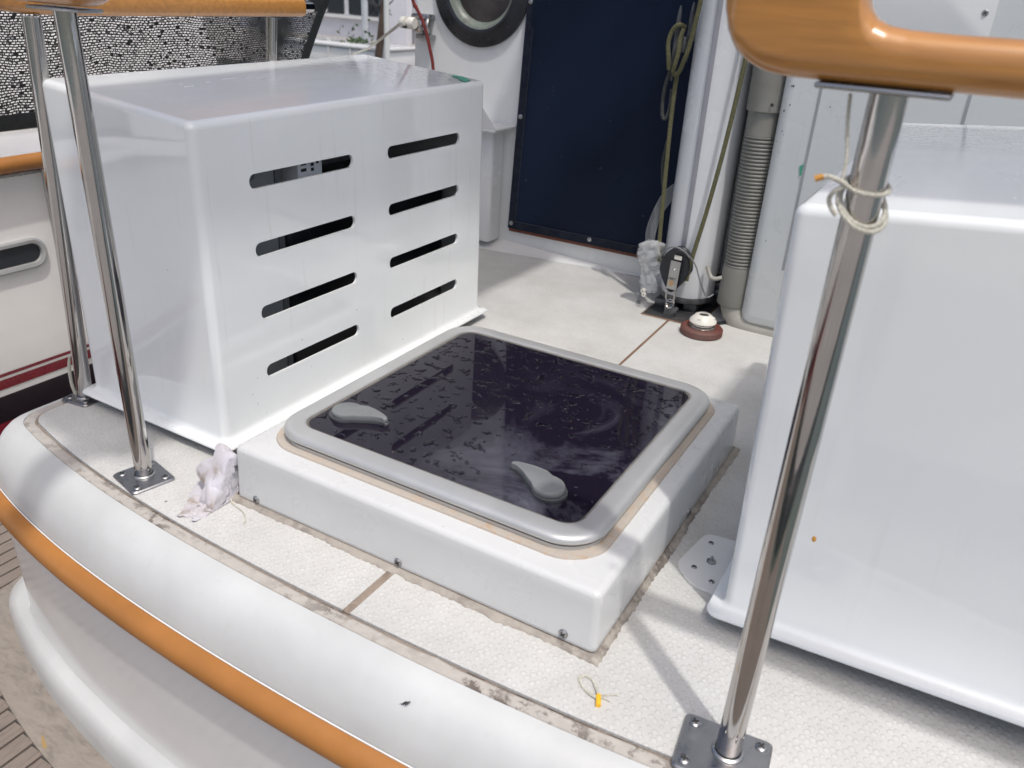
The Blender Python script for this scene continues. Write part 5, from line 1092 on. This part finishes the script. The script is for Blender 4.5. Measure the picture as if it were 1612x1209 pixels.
# ------------------------------------------------------------------ neighbouring boat
nb = thing('moored_boat', 'white neighbouring boat with oval porthole and red hull stripes at far left', 'boat', (-2.7, 1.5, -1))
def nrow(z, x): return [(x-.0-.02*((y-1.4)**2)*.3, y, z) for y in [-2.5+.25*k for k in range(30)]]
def hx_(z): return -2.60-.0+.02*(z)-(.10*max(0, -z-.3))
def strip(z0_, z1_, mat, name, o_=0):
    m = MB(); n_ = max(2, int((z1_-z0_)/.05)+1); m.loft([nrow(z0_+(z1_-z0_)*k/n_, hx_(z0_+(z1_-z0_)*k/n_)+o_) for k in range(n_+1)], False); return m.build(name, mat, nb)
strip(-.475, .235, NHULL, 'topsides'); strip(-.404, -.392, NRED, 'pinstripe', .0015); strip(-.45, -.414, NRED, 'stripe', .0015)
strip(-.575, -.475, NBLACK, 'boot_top'); strip(-1.2, -.575, NANTI, 'antifouling')
m = MB(); m.loft([nrow(.235, hx_(.235)), nrow(.262, hx_(.235)-.012), nrow(.275, hx_(.235)-.04), nrow(.285, -3.0), nrow(.285, -4.2)], False); m.build('deck', NHULL, nb)
m = MB(); m.tube([p for p in nrow(.2445, hx_(.235)+.01)], .008, 10); m.build('deck_edge', STEELD, nb)
pcy, pcz = 1.30, -.012; 
def oval(o_, x, hw=.20, hh_=.050): return [(x, p[0], p[1]) for p in [(v[0], v[1]) for v in rrect(pcy, pcz, hw+o_, hh_+o_, hh_+o_, 0, 10)]]
X = hx_(0)
m = MB(); m.loft([oval(0, X), oval(0, X+.012), oval(-.006, X+.016), oval(-.017, X+.013), oval(-.019, X+.002)], True); pf = m.build('porthole_frame', ALU, nb)
m = MB(); m.loft([oval(-.018, X+.0035)], True, False, True); m.build('porthole_glass', BGLASS, pf)
m = MB(); m.tube([(-2.56, .2+.2*k, .268+.002*k) for k in range(12)], .024, 16); m.build('rail', TAN2, nb)
m = MB(); m.tube([(-2.52, 1.50, -.34), (-2.56, 1.528, .25)], .013, 14); m.build('stanchion', STEEL, nb)
m = MB(); m.box((-2.90, 1.1, .30), (-2.66, 1.46, .335), .01); m.build('deck_pad', simple('grey_green_pad', (.33, .36, .33), .6), nb)
m = MB(); m.prism([(-3.05, -1.2, .30), (-3.05, 2.75, .30), (-4.6, 3.6, 1.75), (-4.6, -2.4, 1.75)], (-.05, 0, -.03)); m.build('boat_cover', simple('white_tarp', (.66, .65, .65), .6, vs=2, bump=.02, bs=3), nb)
# shade net on the neighbour
net = thing('shade_net', 'black knitted shade net hanging over the neighbouring boat, top left', 'shade net', (-2.7, 2, .3))
m = MB(); vs = []; A, B = 50, 20
def nety(i, j):
    ye = 2.76+.66*(j/B*1.05)
    return -.2+(ye+.2)*i/A
for i in range(A+1):
    for j in range(B+1):
        y = nety(i, j); z = .395+1.15*j/B
        vs.append((-2.64+.02*math.sin(y*6)+.03*noise.noise(Vector((y*2.2, z*2.5, 0))), y, z-.012*math.sin(y*3.)))
m.add(vs, [(i*(B+1)+j, (i+1)*(B+1)+j, (i+1)*(B+1)+j+1, i*(B+1)+j+1) for i in range(A) for j in range(B)]); m.build('netting', NET, net)
m = MB(); rg = []
for i in range(A+1):
    p = vs[i*(B+1)]; rg.append([(p[0]+.004, p[1], p[2]+.004), (p[0]+.006, p[1], p[2]-.02), (p[0]+.004, p[1], p[2]-.042), (p[0]-.004, p[1], p[2]-.042), (p[0]-.004, p[1], p[2]+.004)])
m.loft(rg, True, True, True); m.build('hem', NETH, net)
m = MB(); rg = []
for j in range(B+1):
    p = vs[A*(B+1)+j]; rg.append([(p[0]+.004, p[1]-.02, p[2]), (p[0]+.004, p[1]+.025, p[2]), (p[0]-.004, p[1]+.025, p[2]), (p[0]-.004, p[1]-.02, p[2])])
m.loft(rg, True, True, True); m.build('side_hem', NETH, net)

# ------------------------------------------------------------------ far shore
def ray(px, py, D):
    d = r2*((px-806)/FPX)+u2*(-(py-604.5)/FPX)+fw; d.normalize(); return Vector((0, 0, .85))+d*D
qd = MB(); qd.box((-40, 9.2, -3), (10, 60, -.35)); tag(qd.build('shore', CONC, None, False), kind='structure')
bl = thing('building', 'pale grey harbour building with dark windows behind the boats', 'building', (-9, 16, -.3))
m = MB(); m.box((-16, 15, -.35), (-4, 20, 5.5)); m.build('wall', BLDG, bl, False)
m = MB(); m.box((-16.1, 14.9, .04), (-3.9, 14.99, .11)); m.build('ledge', GEL, bl, False)
for k in range(4):
    x = -15.56+1.12*k
    m = MB(); m.box((x-.48, 14.95, .13), (x+.48, 14.998, 1.5)); wn = m.build('window', BGLASS, bl, False)
    m = MB(); m.box((x-.03, 14.9, .13), (x+.03, 14.949, 1.5)); m.build('frame', GEL, wn, False)
m = MB(); m.box((-11.55, 14.7, -.35), (-10.95, 14.89, 5.5)); m.build('pilaster', BLDG, bl, False)
PIPE = simple('pale_pipe', (.5, .53, .55), .5)
def post(px, D, r, mat, name, label, lean=(0, 0), top=4.5, cat='pole'):
    p = ray(px, 60, D); m = MB(); m.tube([(p.x, p.y, -.36), (p.x+lean[0], p.y+lean[1], top)], r, 12); tag(m.build(name, mat, None), label, cat)
post(575, 13.5, .05, PIPE, 'drainpipe', 'pale drainpipe left of the leaning timber in front of the grey building')
post(603, 12, .055, simple('galvanised', (.36, .38, .40), .5), 'utility_pole', 'grey steel utility pole in front of the grey building')
post(609, 9.4, .03, GEL, 'marker_post', 'slim white post just right of the grey utility pole', (0, 0), 3)
post(590, 11.5, .05, DKWOOD, 'timber_pile', 'leaning dark timber in front of the grey building', (.35, 0), 1.55, 'timber')
ut = ray(601, 15, 11.9)
m = MB()
rnd = random.Random(11)
for k in range(9):
    a = [ut+Vector((rnd.uniform(-.22, .12), rnd.uniform(-.1, .1), rnd.uniform(-.06, .16))) for _ in range(5)]; m.tube(catmull(a, 5), .006, 5)
tag(m.build('cable_tangle', BLACKP, None), 'tangle of dark cables hanging on the utility pole', 'cables')
p = ray(575, 82, 9.6)
vn = thing('skiff', 'low white skiff with ribbed side on the far shore behind the net edge', 'boat', (p.x, p.y, -.3))
m = MB(); m.box((-9.4, 9.5, -.34), (-7.47, 10.3, -.045), .04); m.build('hull', GEL, vn)
m = MB(); m.box((-9.4, 9.47, -.044), (-7.44, 10.32, .0), .015); m.box((-8.05, 9.475, -.3), (-8.03, 9.499, -.05)); m.box((-8.45, 9.475, -.3), (-8.43, 9.499, -.05)); m.build('gunwale', GEL, vn)
p0 = ray(556, 85, 6.0); p1 = ray(632, 36, 3.0)
m = MB(); m.tube([p0, p0.lerp(p1, .5)+Vector((0, 0, -.02)), p1], .006, 6); tag(m.build('mooring_line', WHROPE, None), 'thin pale mooring line slanting up to the fairlead', 'rope')
# shrub at the foot of the building
b_ = MB(); p = ray(562, 72, 13); rnd = random.Random(2)
for k in range(260):
    c_ = p+Vector((rnd.gauss(0, .16), rnd.gauss(0, .1), rnd.gauss(-.05, .12))); a = Vector((rnd.uniform(-1, 1), rnd.uniform(-1, 1), rnd.uniform(-1, 1))).normalized()*.04; q = a.cross(Vector((rnd.uniform(-1, 1), 1, rnd.uniform(-1, 1)))).normalized()*.02
    b_.add([c_-a, c_+q, c_+a, c_-q], [(0, 1, 2, 3)])
tag(b_.build('shrub', LEAF, None, False), 'small green shrub at the foot of the grey building', 'shrub')
